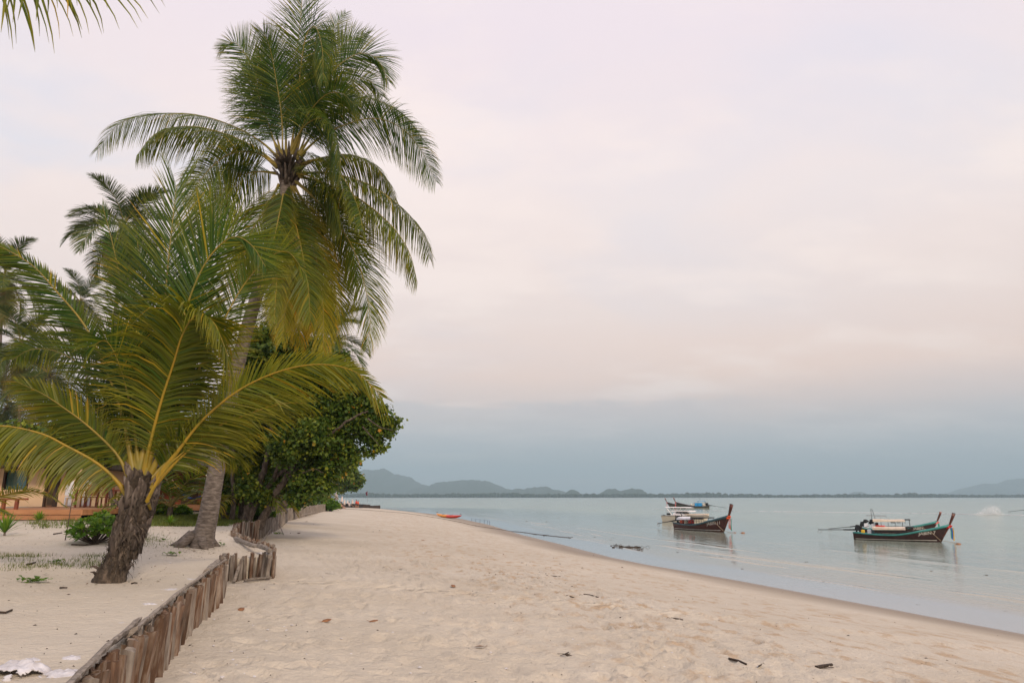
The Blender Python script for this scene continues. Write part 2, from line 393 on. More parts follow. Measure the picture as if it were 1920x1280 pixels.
    mp = N(nt, 'ShaderNodeMapping'); nt.links.new(tc.outputs['Object'], mp.inputs[0]); mp.inputs['Rotation'].default_value = (0, 0, R(-20)); mp.inputs['Scale'].default_value = (1.0, .55, 1)
    big = noise(.35, 4); mid = noise(2.6, 6, mp.outputs[0], .65); fine = noise(60, 3); grain = noise(420, 2)
    c = ramp(nt, big, [(.3, (.50, .432, .345)), (.7, (.57, .505, .42))])
    # coarse tan crusts on the mid slope
    crust = math_node(nt, 'MULTIPLY', smooth(nt, mid, .50, .66), math_node(nt, 'MULTIPLY', smooth(nt, ta, .12, .30), math_node(nt, 'SUBTRACT', 1.0, smooth(nt, ta, .62, .88))))
    c = mixc(nt, math_node(nt, 'MULTIPLY', crust, .95), c, (.44, .325, .22))
    c = mixc(nt, math_node(nt, 'MULTIPLY', smooth(nt, noise(9, 5), .56, .74), .22), c, (.50, .38, .28))
    c = mixc(nt, math_node(nt, 'MULTIPLY', smooth(nt, fine, .55, .8), .25), c, (.42, .33, .25))
    c = mixc(nt, math_node(nt, 'MULTIPLY', smooth(nt, grain, .62, .78), .3), c, (.25, .19, .14))
    c = mixc(nt, math_node(nt, 'POWER', wa, .6), c, (.255, .205, .16))
    c = mixc(nt, math_node(nt, 'MULTIPLY', so, .8), c, (.10, .085, .04))
    nt.links.new(c, b.inputs['Base Color'])
    ro = math_node(nt, 'MULTIPLY_ADD', math_node(nt, 'POWER', wa, 6.0), -.40, .95); nt.links.new(ro, b.inputs['Roughness'])
    b.inputs['Specular IOR Level'].default_value = .25
    hsum = math_node(nt, 'ADD', math_node(nt, 'MULTIPLY', mid, .6), math_node(nt, 'ADD', math_node(nt, 'MULTIPLY', noise(14, 5), 1.0), math_node(nt, 'MULTIPLY', fine, .12)))
    bp = N(nt, 'ShaderNodeBump', inputs={'Distance': .035}); nt.links.new(hsum, bp.inputs['Height'])
    nt.links.new(math_node(nt, 'MULTIPLY_ADD', wa, -.92, 1.0), bp.inputs['Strength']); nt.links.new(bp.outputs[0], b.inputs['Normal'])
    o = link('ground', me, m); o['kind'] = 'structure'
    return o
build_ground()

# ================================================================== SETTING: sea
def build_water():
    d = np.concatenate([[-1.0, -.4, 0], np.arange(.15, 3, .3), np.arange(3.1, 13, .075), np.arange(13.1, 27, .2), 27 * 1.055 ** np.arange(0, 130)])
    ys = np.concatenate([[-300, -150, -80, -40, -20, -5, 3], 8 * 1.0065 ** np.arange(0, 430), 8 * 1.0065 ** 430 * 1.05 ** np.arange(1, 90)])
    ys = ys[ys < 11800]
    D, Yg = np.meshgrid(d, ys)
    Xg = np.interp(Yg, SY, SX) + D
    al = Yg + .3 * Xg
    Z = np.full_like(Xg, WATER)
    # small waves running in, parallel to the shore, broken along their length
    for (d0, wid, amp, seed, fr) in ((4.1, .14, .022, 41, .05), (5.0, .18, .036, 43, .045), (6.3, .22, .040, 44, .045), (8.2, .26, .048, 45, .04), (11, .35, .035, 47, .05), (18, 1.0, .02, 51, .03)):
        c = d0 * 1.05 + (fbm(al * fr, al * 0 + seed, seed, 3) - .5) * 3.0 + (vnoise(al * .8, al * 0, seed + 1) - .5) * .25
        q = (D - c) / wid
        env = sstep(fbm(al * .10, al * 0 + 3.1, seed + 7, 4), .46, .66)
        Z = Z + amp * env * (np.exp(-q * q) * (1 + .5 * np.tanh(-q * 2)) - .35 * np.exp(-(q - 2.2) ** 2))
    Z += (fbm(Xg * .5, Yg * .25, 61, 3) - .5) * .03 * sstep(D, 5, 14) * (1 - sstep(Yg, 150, 300))
    rows, cols = D.shape; idx = np.arange(rows * cols).reshape(rows, cols)
    F = np.stack([idx[:-1, :-1], idx[:-1, 1:], idx[1:, 1:], idx[1:, :-1]], -1).reshape(-1, 4)
    Xg = np.minimum(Xg, 12000); me = mesh_arr('sea', np.stack([Xg, Yg, Z], -1).reshape(-1, 3), F, floats={'shore': D.ravel()})
    m, nt, b = newmat('sea_water')
    tc = N(nt, 'ShaderNodeTexCoord'); sh = N(nt, 'ShaderNodeAttribute', attribute_name='shore').outputs['Fac']
    mp = N(nt, 'ShaderNodeMapping'); nt.links.new(tc.outputs['Object'], mp.inputs[0]); mp.inputs['Rotation'].default_value = (0, 0, R(-17)); mp.inputs['Scale'].default_value = (1.6, .5, 1)
    def noise(scale, det=3, vec=None, rough=.55):
        n = N(nt, 'ShaderNodeTexNoise', inputs={'Scale': scale, 'Detail': det, 'Roughness': rough}); nt.links.new(vec or mp.outputs[0], n.inputs['Vector']); return n.outputs[0]
    wob = noise(.25, 3)
    shw = math_node(nt, 'ADD', sh, math_node(nt, 'MULTIPLY_ADD', wob, 3.0, -1.5))
    c = ramp(nt, math_node(nt, 'DIVIDE', shw, 60.0, clamp=True), [(0.0, (.31, .345, .365)), (.050, (.31, .345, .365)), (.075, (.32, .30, .25)), (.25, (.31, .325, .26)), (.75, (.28, .345, .28)), (1.0, (.275, .345, .285))])  # nearest shore, the reflected sky blue is put into the base colour
    c = mixc(nt, math_node(nt, 'MULTIPLY', smooth(nt, noise(.03, 4), .45, .62), .25), c, (.17, .17, .15))
    nt.links.new(c, b.inputs['Base Color']); b.inputs['IOR'].default_value = 1.33; b.inputs['Specular IOR Level'].default_value = .5
    r1 = smooth(nt, shw, 3.6, 7.0); r2 = smooth(nt, sh, 8.0, 60.0)
    nt.links.new(math_node(nt, 'MULTIPLY_ADD', r2, .10, .035), b.inputs['Roughness'])
    hh = math_node(nt, 'ADD', math_node(nt, 'MULTIPLY', noise(1.3, 4), .65), math_node(nt, 'ADD', math_node(nt, 'MULTIPLY', noise(5.5, 3), .20), math_node(nt, 'MULTIPLY', noise(.28, 2), .9)))
    bp = N(nt, 'ShaderNodeBump', inputs={'Distance': .22}); nt.links.new(hh, bp.inputs['Height'])
    st = math_node(nt, 'ADD', math_node(nt, 'MULTIPLY', r1, .13), math_node(nt, 'MULTIPLY', r2, .30)); nt.links.new(math_node(nt, 'ADD', st, .004), bp.inputs['Strength'])
    nt.links.new(bp.outputs[0], b.inputs['Normal'])
    o = link('sea', me, m); o['kind'] = 'structure'
build_water()

# ================================================================== far shore, hills, haze
M['hill'] = nmat('forested_hill', (.014, .028, .014), (.03, .05, .024), .02, .95, .5, detail=8, dist=6)
M['coast'] = nmat('mangrove', (.012, .022, .012), (.03, .045, .022), .06, .95, .4, detail=6, dist=3)
def crest_hill(name, prof, Yd, depth, seed, label_kind='structure', rough=.10, steps=260):
    """a ridge whose skyline follows prof [(px, py)...] as seen, standing at distance Yd, with real depth"""
    pts = [AT(px, py, Yd) for px, py in prof]
    xs = np.array([p.x for p in pts]); zs = np.array([max(p.z - WATER, 0) for p in pts])
    X = np.linspace(xs[0], xs[-1], steps); Z = np.interp(X, xs, zs); Z = Z * (1 + (fbm(X * .012, X * 0 + seed, seed + 40, 5) - .5) * .16) + (vnoise(X * .06, X * 0, seed) - .5) * 7 * (Z > 15)
    V = []; nd = 22
    for j in range(nd + 1):
        u = j / nd * 2 - 1
        prof_u = np.maximum(0, 1 - abs(u) ** 1.6)
        nz = fbm(X / depth * 9 + seed, np.full_like(X, j * .45 + seed), seed, 5)
        zz = Z * prof_u * (1 + (nz - .5) * (.3 if abs(u) > .05 else .0)) + (nz - .5) * 2 * rough * .3 * Z.max() * np.clip(Z / max(Z.max(), 1), 0, 1) * prof_u
        if j in (0, nd): zz = zz * 0 - 3
        V.append(np.stack([X, np.full_like(X, Yd + u * depth), zz + WATER], -1))
    V = np.stack(V); n = nd + 1; idx = np.arange(n * steps).reshape(n, steps)
    F = np.stack([idx[:-1, :-1], idx[:-1, 1:], idx[1:, 1:], idx[1:, :-1]], -1).reshape(-1, 4)
    o = link(name, mesh_arr(name, V.reshape(-1, 3), F), M['hill']); o['kind'] = label_kind; return o
crest_hill('hills', [(520, 905), (560, 880), (610, 868), (655, 877), (676, 884), (690, 885), (702, 882), (712, 881.5), (724, 884), (742, 892), (770, 898), (790, 907), (815, 912), (850, 925), (880, 932)], 5600, 700, 5)
crest_hill('hills', [(760, 925), (785, 914), (806, 911), (822, 904), (850, 901), (884, 899), (915, 903), (935, 910), (950, 917), (985, 923), (1010, 928), (1040, 932)], 5000, 560, 9)
crest_hill('hills', [(925, 930), (945, 918), (975, 916), (1000, 914), (1026, 911), (1034, 916), (1060, 922), (1090, 925), (1120, 932)], 4600, 400, 12)
crest_hill('hills', [(1058, 931), (1063, 921), (1070, 918), (1080, 919), (1088, 924), (1092, 931)], 3600, 60, 15, steps=60)
crest_hill('hills', [(1118, 931), (1128, 923), (1142, 917), (1153, 916), (1160, 921), (1172, 918), (1186, 915), (1200, 917), (1210, 921), (1215, 931)], 3600, 90, 19, steps=120)
crest_hill('hills', [(1815, 930), (1822, 918), (1835, 911), (1850, 907), (1868, 908), (1880, 914), (1888, 906), (1896, 900), (1925, 897), (1980, 890), (2040, 902), (2120, 918), (2160, 930)], 7400, 700, 23)
crest_hill('hills', [(1590, 929), (1602, 922), (1612, 921), (1626, 926), (1640, 929)], 6500, 150, 27, steps=40)
def coast():
    """low wooded shore across the water: hundreds of crowns that read as one mass"""
    rr = random.Random(5); mb = MB()
    x = -2300
    while x < 2900:
        wv = math.sin(x * .004) * 60
        for row in range(2):
            y = 2500 + row * 30 + wv * .5 + rr.uniform(-14, 14)
            h = 9.5 + 5 * float(vnoise(np.array([x * .01]), np.array([row * 5.0]), 5)[0]) + rr.uniform(-2, 2.5)
            if x > 900: h *= .82
            if 640 < x < 760 or 1350 < x < 1440: h += rr.uniform(0, 6)
            w = rr.uniform(7, 13)
            mb.blob((x + rr.uniform(-5, 5), y, WATER + h * .5), 1.0, w, w, h * .56, nu=6, nv=4, jit=.16)
        x += rr.uniform(8, 14)
    mb.box((300, 2560, WATER + 1.5), (5400, 60, 5))
    o = mb.build('far_shore_wood', M['coast'], smooth_=True); o['kind'] = 'stuff'
coast()
hz = MB(); hz.box((500, 5600, 228), (12.2e3 * 2, 12000 + 800, 470))
hm, hnt, hb = newmat('haze'); hnt.nodes.remove(hb)
pv = N(hnt, 'ShaderNodeVolumePrincipled'); pv.inputs['Color'].default_value = (.60, .83, .96, 1); pv.inputs['Density'].default_value = 2.3e-4; pv.inputs['Anisotropy'].default_value = 0.0
hnt.links.new(pv.outputs[0], hnt.nodes['Material Output'].inputs['Volume'])
hzo = hz.build('haze', hm); hzo['kind'] = 'stuff'
# ================================================================== palms
def catmull(pts, n):
    P = [np.array(p, float) for p in pts]
    P = [2 * P[0] - P[1]] + P + [2 * P[-1] - P[-2]]
    out = []
    segs = len(P) - 3
    for i in range(segs):
        a, b, c, d = P[i:i + 4]
        for k in range(n):
            t = k / n
            out.append(0.5 * ((2 * b) + (-a + c) * t + (2 * a - 5 * b + 4 * c - d) * t * t + (-a + 3 * b - 3 * c + d) * t ** 3))
    out.append(P[-2]); out = np.array(out)
    L = np.concatenate([[0], np.cumsum(np.linalg.norm(np.diff(out, axis=0), axis=1))])
    return out, L
def nrm(v): return v / np.maximum(np.linalg.norm(v, axis=-1, keepdims=True), 1e-9)
def frond_arrays(pts, Lmax, n=90, flat=0.3, droop=0.25, age=0.0, width=0.035, seed=0, t0=.16, seg=4, vang=.2, a0=72, a1=22, tipcut=.3, ragged=0.06, ls=(1, 1)):
    g = np.random.default_rng(seed + 1000)
    P, L = catmull(pts, 12); T = nrm(np.gradient(P, axis=0)); Lt = L / L[-1]
    VV, FF, CC = [], [], []; nb = 0
    h = np.cross(T, [0, 0, 1.0]); f = np.cross(T, [0, 1.0, 0])
    # keep the sideways vector continuous where the midrib runs straight up or down
    hn = np.linalg.norm(h, axis=1)
    S = np.zeros_like(h); prev = None
    for i in range(len(T)):
        v = h[i] * (1 - flat) + f[i] * flat
        if np.linalg.norm(v) < .15 and prev is not None: v = prev - T[i] * np.dot(prev, T[i])
        v = v / max(np.linalg.norm(v), 1e-6)
        if prev is not None:
            if np.dot(v, prev) < 0: v = -v
            v = v * .6 + prev * .4; v -= T[i] * np.dot(v, T[i]); v /= max(np.linalg.norm(v), 1e-6)
        S[i] = v; prev = v
    Nn = np.cross(S, T); 
    if Nn[len(Nn) // 2][2] < 0: Nn = -Nn
    for side in (-1, 1):
        t = t0 + (1 - t0) * (np.arange(n) + g.random(n) * .7) / n
        ip = lambda A: np.stack([np.interp(t, Lt, A[:, k]) for k in range(3)], -1)
        p, tt, s, nn = ip(P), nrm(ip(T)), nrm(ip(S)), nrm(ip(Nn))
        u = (t - t0) / (1 - t0)
        prof = np.interp(u, [0, .08, .3, .6, .85, 1], [.45, .75, 1, .95, .62, tipcut])
        ll = (ls[0] if side < 0 else ls[1]) * Lmax * prof * (1 + g.normal(0, .07, n))
        a = np.radians(a0 + (a1 - a0) * u ** 1.1 + g.normal(0, 2.6, n))
        va = vang + g.normal(0, .07, n)
        d = tt * np.cos(a)[:, None] + (s * side * np.cos(va)[:, None] + nn * np.sin(va)[:, None]) * np.sin(a)[:, None]
        dr = np.maximum(droop * (1 + g.normal(0, .25, n)), 0)
        brk = g.random(n) < ragged
        dr = np.where(brk, dr + .8 * g.random(n), dr)
        ww = width * (.8 + .4 * g.random(n)) * np.interp(u, [0, .15, .7, 1], [.6, 1, .95, .5])
        rnd = np.clip(g.normal(.42, .2, n) + .25 * (u - .4), 0, 1); ag = np.clip(age + g.normal(0, .09, n) * (.35 + age) + np.where(g.random(n) < .035, .4, 0), 0, 1)
        wv = nrm(tt - d * np.sum(tt * d, -1, keepdims=True)) ; wv = nrm(wv * .9 + nn * g.normal(.0, .5, n)[:, None])
        pos = p.copy(); rows = []
        for k in range(seg + 1):
            wk = [.55, 1, .82, .52, .08][k] if seg == 4 else np.interp(k / seg, [0, .3, .6, 1], [.55, 1, .7, .08])
            wvk = nrm(wv - d * np.sum(wv * d, -1, keepdims=True))
            rows.append((pos - wvk * (ww * wk / 2)[:, None], pos + wvk * (ww * wk / 2)[:, None]))
            pos = pos + d * (ll / seg)[:, None]
            gs = (dr * (.35 + .9 * k / seg))[:, None]
            d = nrm(d + np.array([0, 0, -1.0]) * gs + g.normal(0, .022, (n, 3)))
        V = np.stack([x for r in rows for x in r], 1)          # n, 2(seg+1), 3
        m = 2 * (seg + 1)
        base = nb + np.arange(n) * m
        for k in range(seg):
            FF.append(np.stack([base + 2 * k, base + 2 * k + 1, base + 2 * k + 3, base + 2 * k + 2], -1))
        VV.append(V.reshape(-1, 3)); nb += n * m
        kk = np.repeat(np.arange(seg + 1) / seg, 2)
        CC.append(np.stack([np.repeat(rnd, m), np.repeat(ag, m), np.tile(kk, n)], -1))
    return P, Lt, np.concatenate(VV), np.concatenate(FF), np.concatenate(CC)
def tube_arrays(P, rad, n=6, flat=1.0):
    P = np.asarray(P); T = nrm(np.gradient(P, axis=0)); u = np.cross(T[0], [0.3, 1, .2]); u /= np.linalg.norm(u)
    V = []
    for i in range(len(P)):
        u = u - T[i] * np.dot(u, T[i]); u /= np.linalg.norm(u); w = np.cross(T[i], u)
        ph = np.arange(n) * 2 * math.pi / n
        V.append(P[i] + (np.cos(ph)[:, None] * u + np.sin(ph)[:, None] * w * flat) * rad[i])
    V = np.concatenate(V); m = len(P); idx = np.arange(m * n).reshape(m, n); j = np.roll(idx, -1, axis=1)
    F = np.stack([idx[:-1], j[:-1], j[1:], idx[1:]], -1).reshape(-1, 4)
    return V, F
def add_frond(root, pts, Lmax, rb=.045, name='frond', lm='palm', rm='rachis', label=None, **kw):
    o0 = np.array(root.location)
    pts = [np.array(p, float) - o0 for p in pts]
    P, Lt, V, F, C = frond_arrays(pts, Lmax, **kw)
    fo = link(name, mesh_arr(name, V, F, False, C), M[lm], root)
    if label: fo['label'] = label
    rad = np.interp(Lt, [0, .06, .18, .6, 1], [rb * 1.5, rb, rb * .55, rb * .3, rb * .08])
    tv, tf = tube_arrays(P[::2], rad[::2], 6)
    link('midrib', mesh_arr('midrib', tv, tf), M[rm], fo)
    return fo
def px_path(pxs, Y, bend=0.0, mid=0.0):
    """pixel control points -> 3D; bend = metres nearer (-) or farther (+) at the tip, growing along the frond"""
    n = len(pxs) - 1; out = []
    for i, p in enumerate(pxs):
        u = i / n
        out.append(AT(p[0], p[1], Y + bend * u ** 1.4 + mid * math.sin(math.pi * u)))
    return out
def palm_trunk(root, path, rads, mat, rings=True, n=18, seed=0, name='trunk', ridge=.018):
    P, L = catmull(path, 26); Lt = L / L[-1]
    r = np.interp(Lt, np.linspace(0, 1, len(rads)), rads)
    o0 = np.array(root.location); P = P - o0
    T = nrm(np.gradient(P, axis=0)); u = np.array([1.0, 0, 0]); V = []
    g = np.random.default_rng(seed)
    for i in range(len(P)):
        u = u - T[i] * np.dot(u, T[i]); u /= np.linalg.norm(u); w = np.cross(T[i], u)
        ph = np.arange(n) * 2 * math.pi / n
        saw = (L[i] / .085 + .25 * np.sin(ph * 2 + i * .01)) % 1.0 if rings else 0
        q = r[i] * (1 + ridge * (saw - .5) + .05 * (vnoise(np.cos(ph) * 1.4 + 7, L[i] * 1.5 + np.sin(ph) * 1.4, seed) - .5))
        V.append(P[i] + np.cos(ph)[:, None] * u * q[:, None] if False else P[i] + (np.cos(ph)[:, None] * u + np.sin(ph)[:, None] * w) * np.reshape(q, (-1, 1)))
    V = np.concatenate(V); m = len(P); idx = np.arange(m * n).reshape(m, n); j = np.roll(idx, -1, axis=1)
    F = np.stack([idx[:-1], j[:-1], j[1:], idx[1:]], -1).reshape(-1, 4)
    return link(name, mesh_arr(name, V, F), mat, root)

# ---- the tall leaning coconut palm
def main_palm():
    Yp = 14.0
    base = G(372, 1026); Yp = base.y
    root = empty('coconut_palm', base, 'tall coconut palm leaning over the beach with the largest crown against the sky', 'palm tree')
    tp = [(373, 1038), (381, 1010), (392, 960), (404, 890), (421, 800), (440, 710), (462, 620), (492, 520), (518, 430), (537, 345), (541, 318)]
    path = [AT(x, y, Yp) for x, y in tp]; path[0].z -= .35
    k = Yp / FPX
    palm_trunk(root, path, [25 * k, 18 * k, 15.5 * k, 14 * k, 13.3 * k, 13 * k, 12.5 * k, 12 * k, 11.5 * k, 11 * k, 10.5 * k, 12 * k], M['trunk'], seed=3, n=22)
    # a spreading root foot towards the left
    mb = MB()
    for dx, dy, l in ((-.62, .0, 1), (-.35, -.3, .8), (.28, -.25, .6), (-.5, .3, .7), (.3, .25, .6)):
        p0 = base + Vector((dx * .3, dy * .4, .28)); p1 = base + Vector((dx * .75, dy, .07)); p2 = base + Vector((dx * 1.25, dy * 1.3, -.05))
        mb.tube([p0, p1, p2], [.13, .085, .03], 7, jit=.1)
    mb.build('root_flare', M['trunk'], root, True, origin=base)
    fr = [
     ([(525,300),(492,268),(440,238),(370,216),(290,214),(225,232),(182,282)], 1.15, .6, dict(flat=.15, droop=.42, bend=1.0)),
     ([(520,310),(480,278),(430,254),(370,238),(320,240),(285,256),(256,292)], 1.15, .5, dict(flat=.12, droop=.45, bend=-.8)),
     ([(520,315),(492,292),(460,284),(424,292),(392,318),(368,352),(352,388)], 1.2, .1, dict(flat=.35, droop=.35, bend=-1.2)),
     ([(520,325),(480,322),(440,335),(415,365),(408,400),(404,440)], 1.1, 0, dict(flat=.3, droop=.4, bend=1.0)),
     ([(530,300),(512,230),(488,160),(462,105),(438,80),(414,92)], 1.15, 0, dict(flat=.75, droop=.13, bend=1.3)),
     ([(536,295),(538,210),(552,120),(562,50),(566,-5),(560,-40)], 1.2, 0, dict(flat=.85, droop=.10, bend=.6)),
     ([(545,290),(556,200),(566,110),(576,62),(592,52),(604,90),(606,150)], 1.0, 0, dict(flat=.55, droop=.5, bend=-1.2)),
     ([(555,290),(580,200),(612,148),(645,115),(680,100),(710,115),(728,152)], 1.15, 0, dict(flat=.65, droop=.22, bend=.4)),
     ([(548,285),(575,170),(602,100),(625,55),(648,25)], .9, 0, dict(flat=.7, droop=.10, bend=1.4)),
     ([(550,285),(590,170),(620,110),(655,75),(690,66)], 1.0, 0, dict(flat=.55, droop=.18, bend=.9)),
     ([(562,292),(600,258),(642,236),(700,222),(752,240),(790,282),(817,340)], 1.2, 0, dict(flat=.42, droop=.32, bend=.2)),
     ([(560,290),(595,240),(635,202),(680,184),(724,196),(762,222),(792,262)], 1.0, 0, dict(flat=.2, droop=.34, bend=1.4)),
     ([(545,285),(568,240),(598,222),(622,238),(636,280),(640,330)], 1.15, .0, dict(flat=.4, droop=.7, bend=-1.9)),
     ([(560,315),(605,296),(650,290),(694,304),(724,336),(742,376)], 1.05, .12, dict(flat=.2, droop=.42, bend=.9)),
     ([(560,330),(610,345),(655,362),(700,392),(740,430),(768,474),(783,530)], 1.15, .14, dict(flat=.2, droop=.5, bend=-.5)),
     ([(560,325),(620,325),(690,346),(745,382),(782,420),(800,452),(806,484)], 1.1, .10, dict(flat=.25, droop=.45, bend=.6)),
     ([(557,342),(590,372),(634,420),(668,480),(688,556),(694,610),(688,650)], 1.15, .12, dict(flat=.7, droop=.35, bend=-.3)),
     ([(552,350),(576,392),(602,440),(622,520),(632,590),(630,640)], 1.1, .22, dict(flat=.7, droop=.4, bend=.5)),
     ([(548,350),(572,420),(596,500),(606,580),(606,665)], 1.05, .42, dict(flat=.75, droop=.45, bend=-.6)),
     ([(532,345),(527,400),(522,470),(518,540),(514,604)], .85, .22, dict(flat=.9, droop=.4, bend=-1.5)),
     ([(524,345),(500,390),(474,430),(458,480),(450,530)], 1.1, .15, dict(flat=.7, droop=.45, bend=.8)),
     ([(542,350),(548,430),(556,520),(560,600),(562,650)], 1.0, .5, dict(flat=.8, droop=.45, bend=.8)),
     ([(536,350),(534,440),(538,520),(534,590),(528,640)], 1.0, .40, dict(flat=.8, droop=.45, bend=-.7)),
     ([(532,295),(500,240),(478,190),(466,150),(460,118)], 1.15, 0, dict(flat=.6, droop=.2, bend=1.8)),
     ([(530,300),(528,220),(516,140),(506,90),(494,60)], 1.15, 0, dict(flat=.7, droop=.16, bend=-1.0)),
     ([(556,300),(590,220),(640,160),(690,150),(715,180)], 1.1, 0, dict(flat=.5, droop=.28, bend=1.8)),
     ([(556,310),(600,300),(640,330),(668,380),(680,430)], 1.05, .05, dict(flat=.3, droop=.45, bend=-1.6)),
     ([(548,290),(575,220),(608,180),(640,175),(668,200)], 1.1, 0, dict(flat=.5, droop=.35, bend=-1.5)),
     ([(538,345),(560,400),(584,470),(590,550),(584,620)], 1.1, .2, dict(flat=.8, droop=.45, bend=1.2)),
     ([(545,345),(550,400),(566,470),(578,540),(582,600)], 1.15, .12, dict(flat=.85, droop=.4, bend=-1.3)),
     ([(552,340),(600,372),(640,410),(660,470),(664,530)], 1.1, .08, dict(flat=.5, droop=.5, bend=1.0)),
     ([(535,335),(530,370),(520,420),(510,470),(508,520)], .8, .1, dict(flat=.8, droop=.4, bend=-1.0)),
     ([(548,325),(580,330),(612,350),(632,385),(640,430)], 1.0, .04, dict(flat=.4, droop=.5, bend=-1.2)),
     ([(524,300),(506,240),(488,190),(480,140),(496,100)], 1.1, 0, dict(flat=.8, droop=.12, bend=.2)),
    ]
    for i, (px, L, age, kw) in enumerate(fr):
        bend = kw.pop('bend'); a = min(age, .5) * .8
        if kw['flat'] <= .45: kw['vang'] = -.75 if kw['flat'] < .3 else -.35; kw['droop'] *= 1.15; kw['a0'] = 80; kw['a1'] = 30; kw['t0'] = .10
        if px[-1][1] > 420: kw['t0'] = .06; kw.setdefault('a0', 58)
        lab = 'dry orange-brown frond hanging down against the trunk' if age >= .4 and px[-1][1] > 500 and len(px) < 7 else None
        if i in (0, 1): a = .06
        add_frond(root, px_path(px, Yp, bend), L, rb=.034, n=175, seed=i, width=.0225, age=a, rm='petiole' if i in (19,) else 'rachis', label=lab, **kw)
    # crown shaft: clasping brown leaf bases, flower stalks
    C = AT(541, 322, Yp)
    rr = random.Random(4)
    for k in range(24):
        a = k * 2.4; mb = MB()
        d = Vector((math.cos(a), math.sin(a), 0))
        p = C + Vector((0, 0, -.45 + .026 * k)) + d * .12
        mb.tube([p, p + d * .10 + Vector((0, 0, .22)), p + d * .28 + Vector((0, 0, .42 + .1 * rr.random()))], [.08, .055, .02], 6, flat=.45, jit=.2)
        mb.build('leaf_base', M['trunk_dark'] if k % 2 else M['boot'], root, True, origin=base)
    for k in range(7):
        a = rr.uniform(0, 6.28); mb = MB(); d = Vector((math.cos(a), math.sin(a) - .4, 0))
        for q in range(12):
            e = d + Vector((rr.uniform(-.5, .5), rr.uniform(-.5, .5), rr.uniform(.1, .6)))
            p = C + Vector((0, 0, .1)) + d * .1
            mb.tube([p, p + e * .25, p + e * .38 + Vector((0, 0, -.08))], [.010, .007, .003], 3)
        mb.build('flower_stalk', M['boot'], root, True, origin=base)
    for k in range(0):
        a = -2.8 + k * .9; d = Vector((math.cos(a), math.sin(a) * .7 - .2, 0)); mb = MB()
        mb.blob(C + d * .26 + Vector((0, 0, -.22 - .05 * (k % 2))), .10, 1, 1, 1.25, 9, 7)
        mb.build('coconut', M['coconut'], root, True, origin=base)
M['coconut'] = nmat('green_coconut', (.06, .08, .012), (.16, .13, .03), 4, .5, .1)
main_palm()

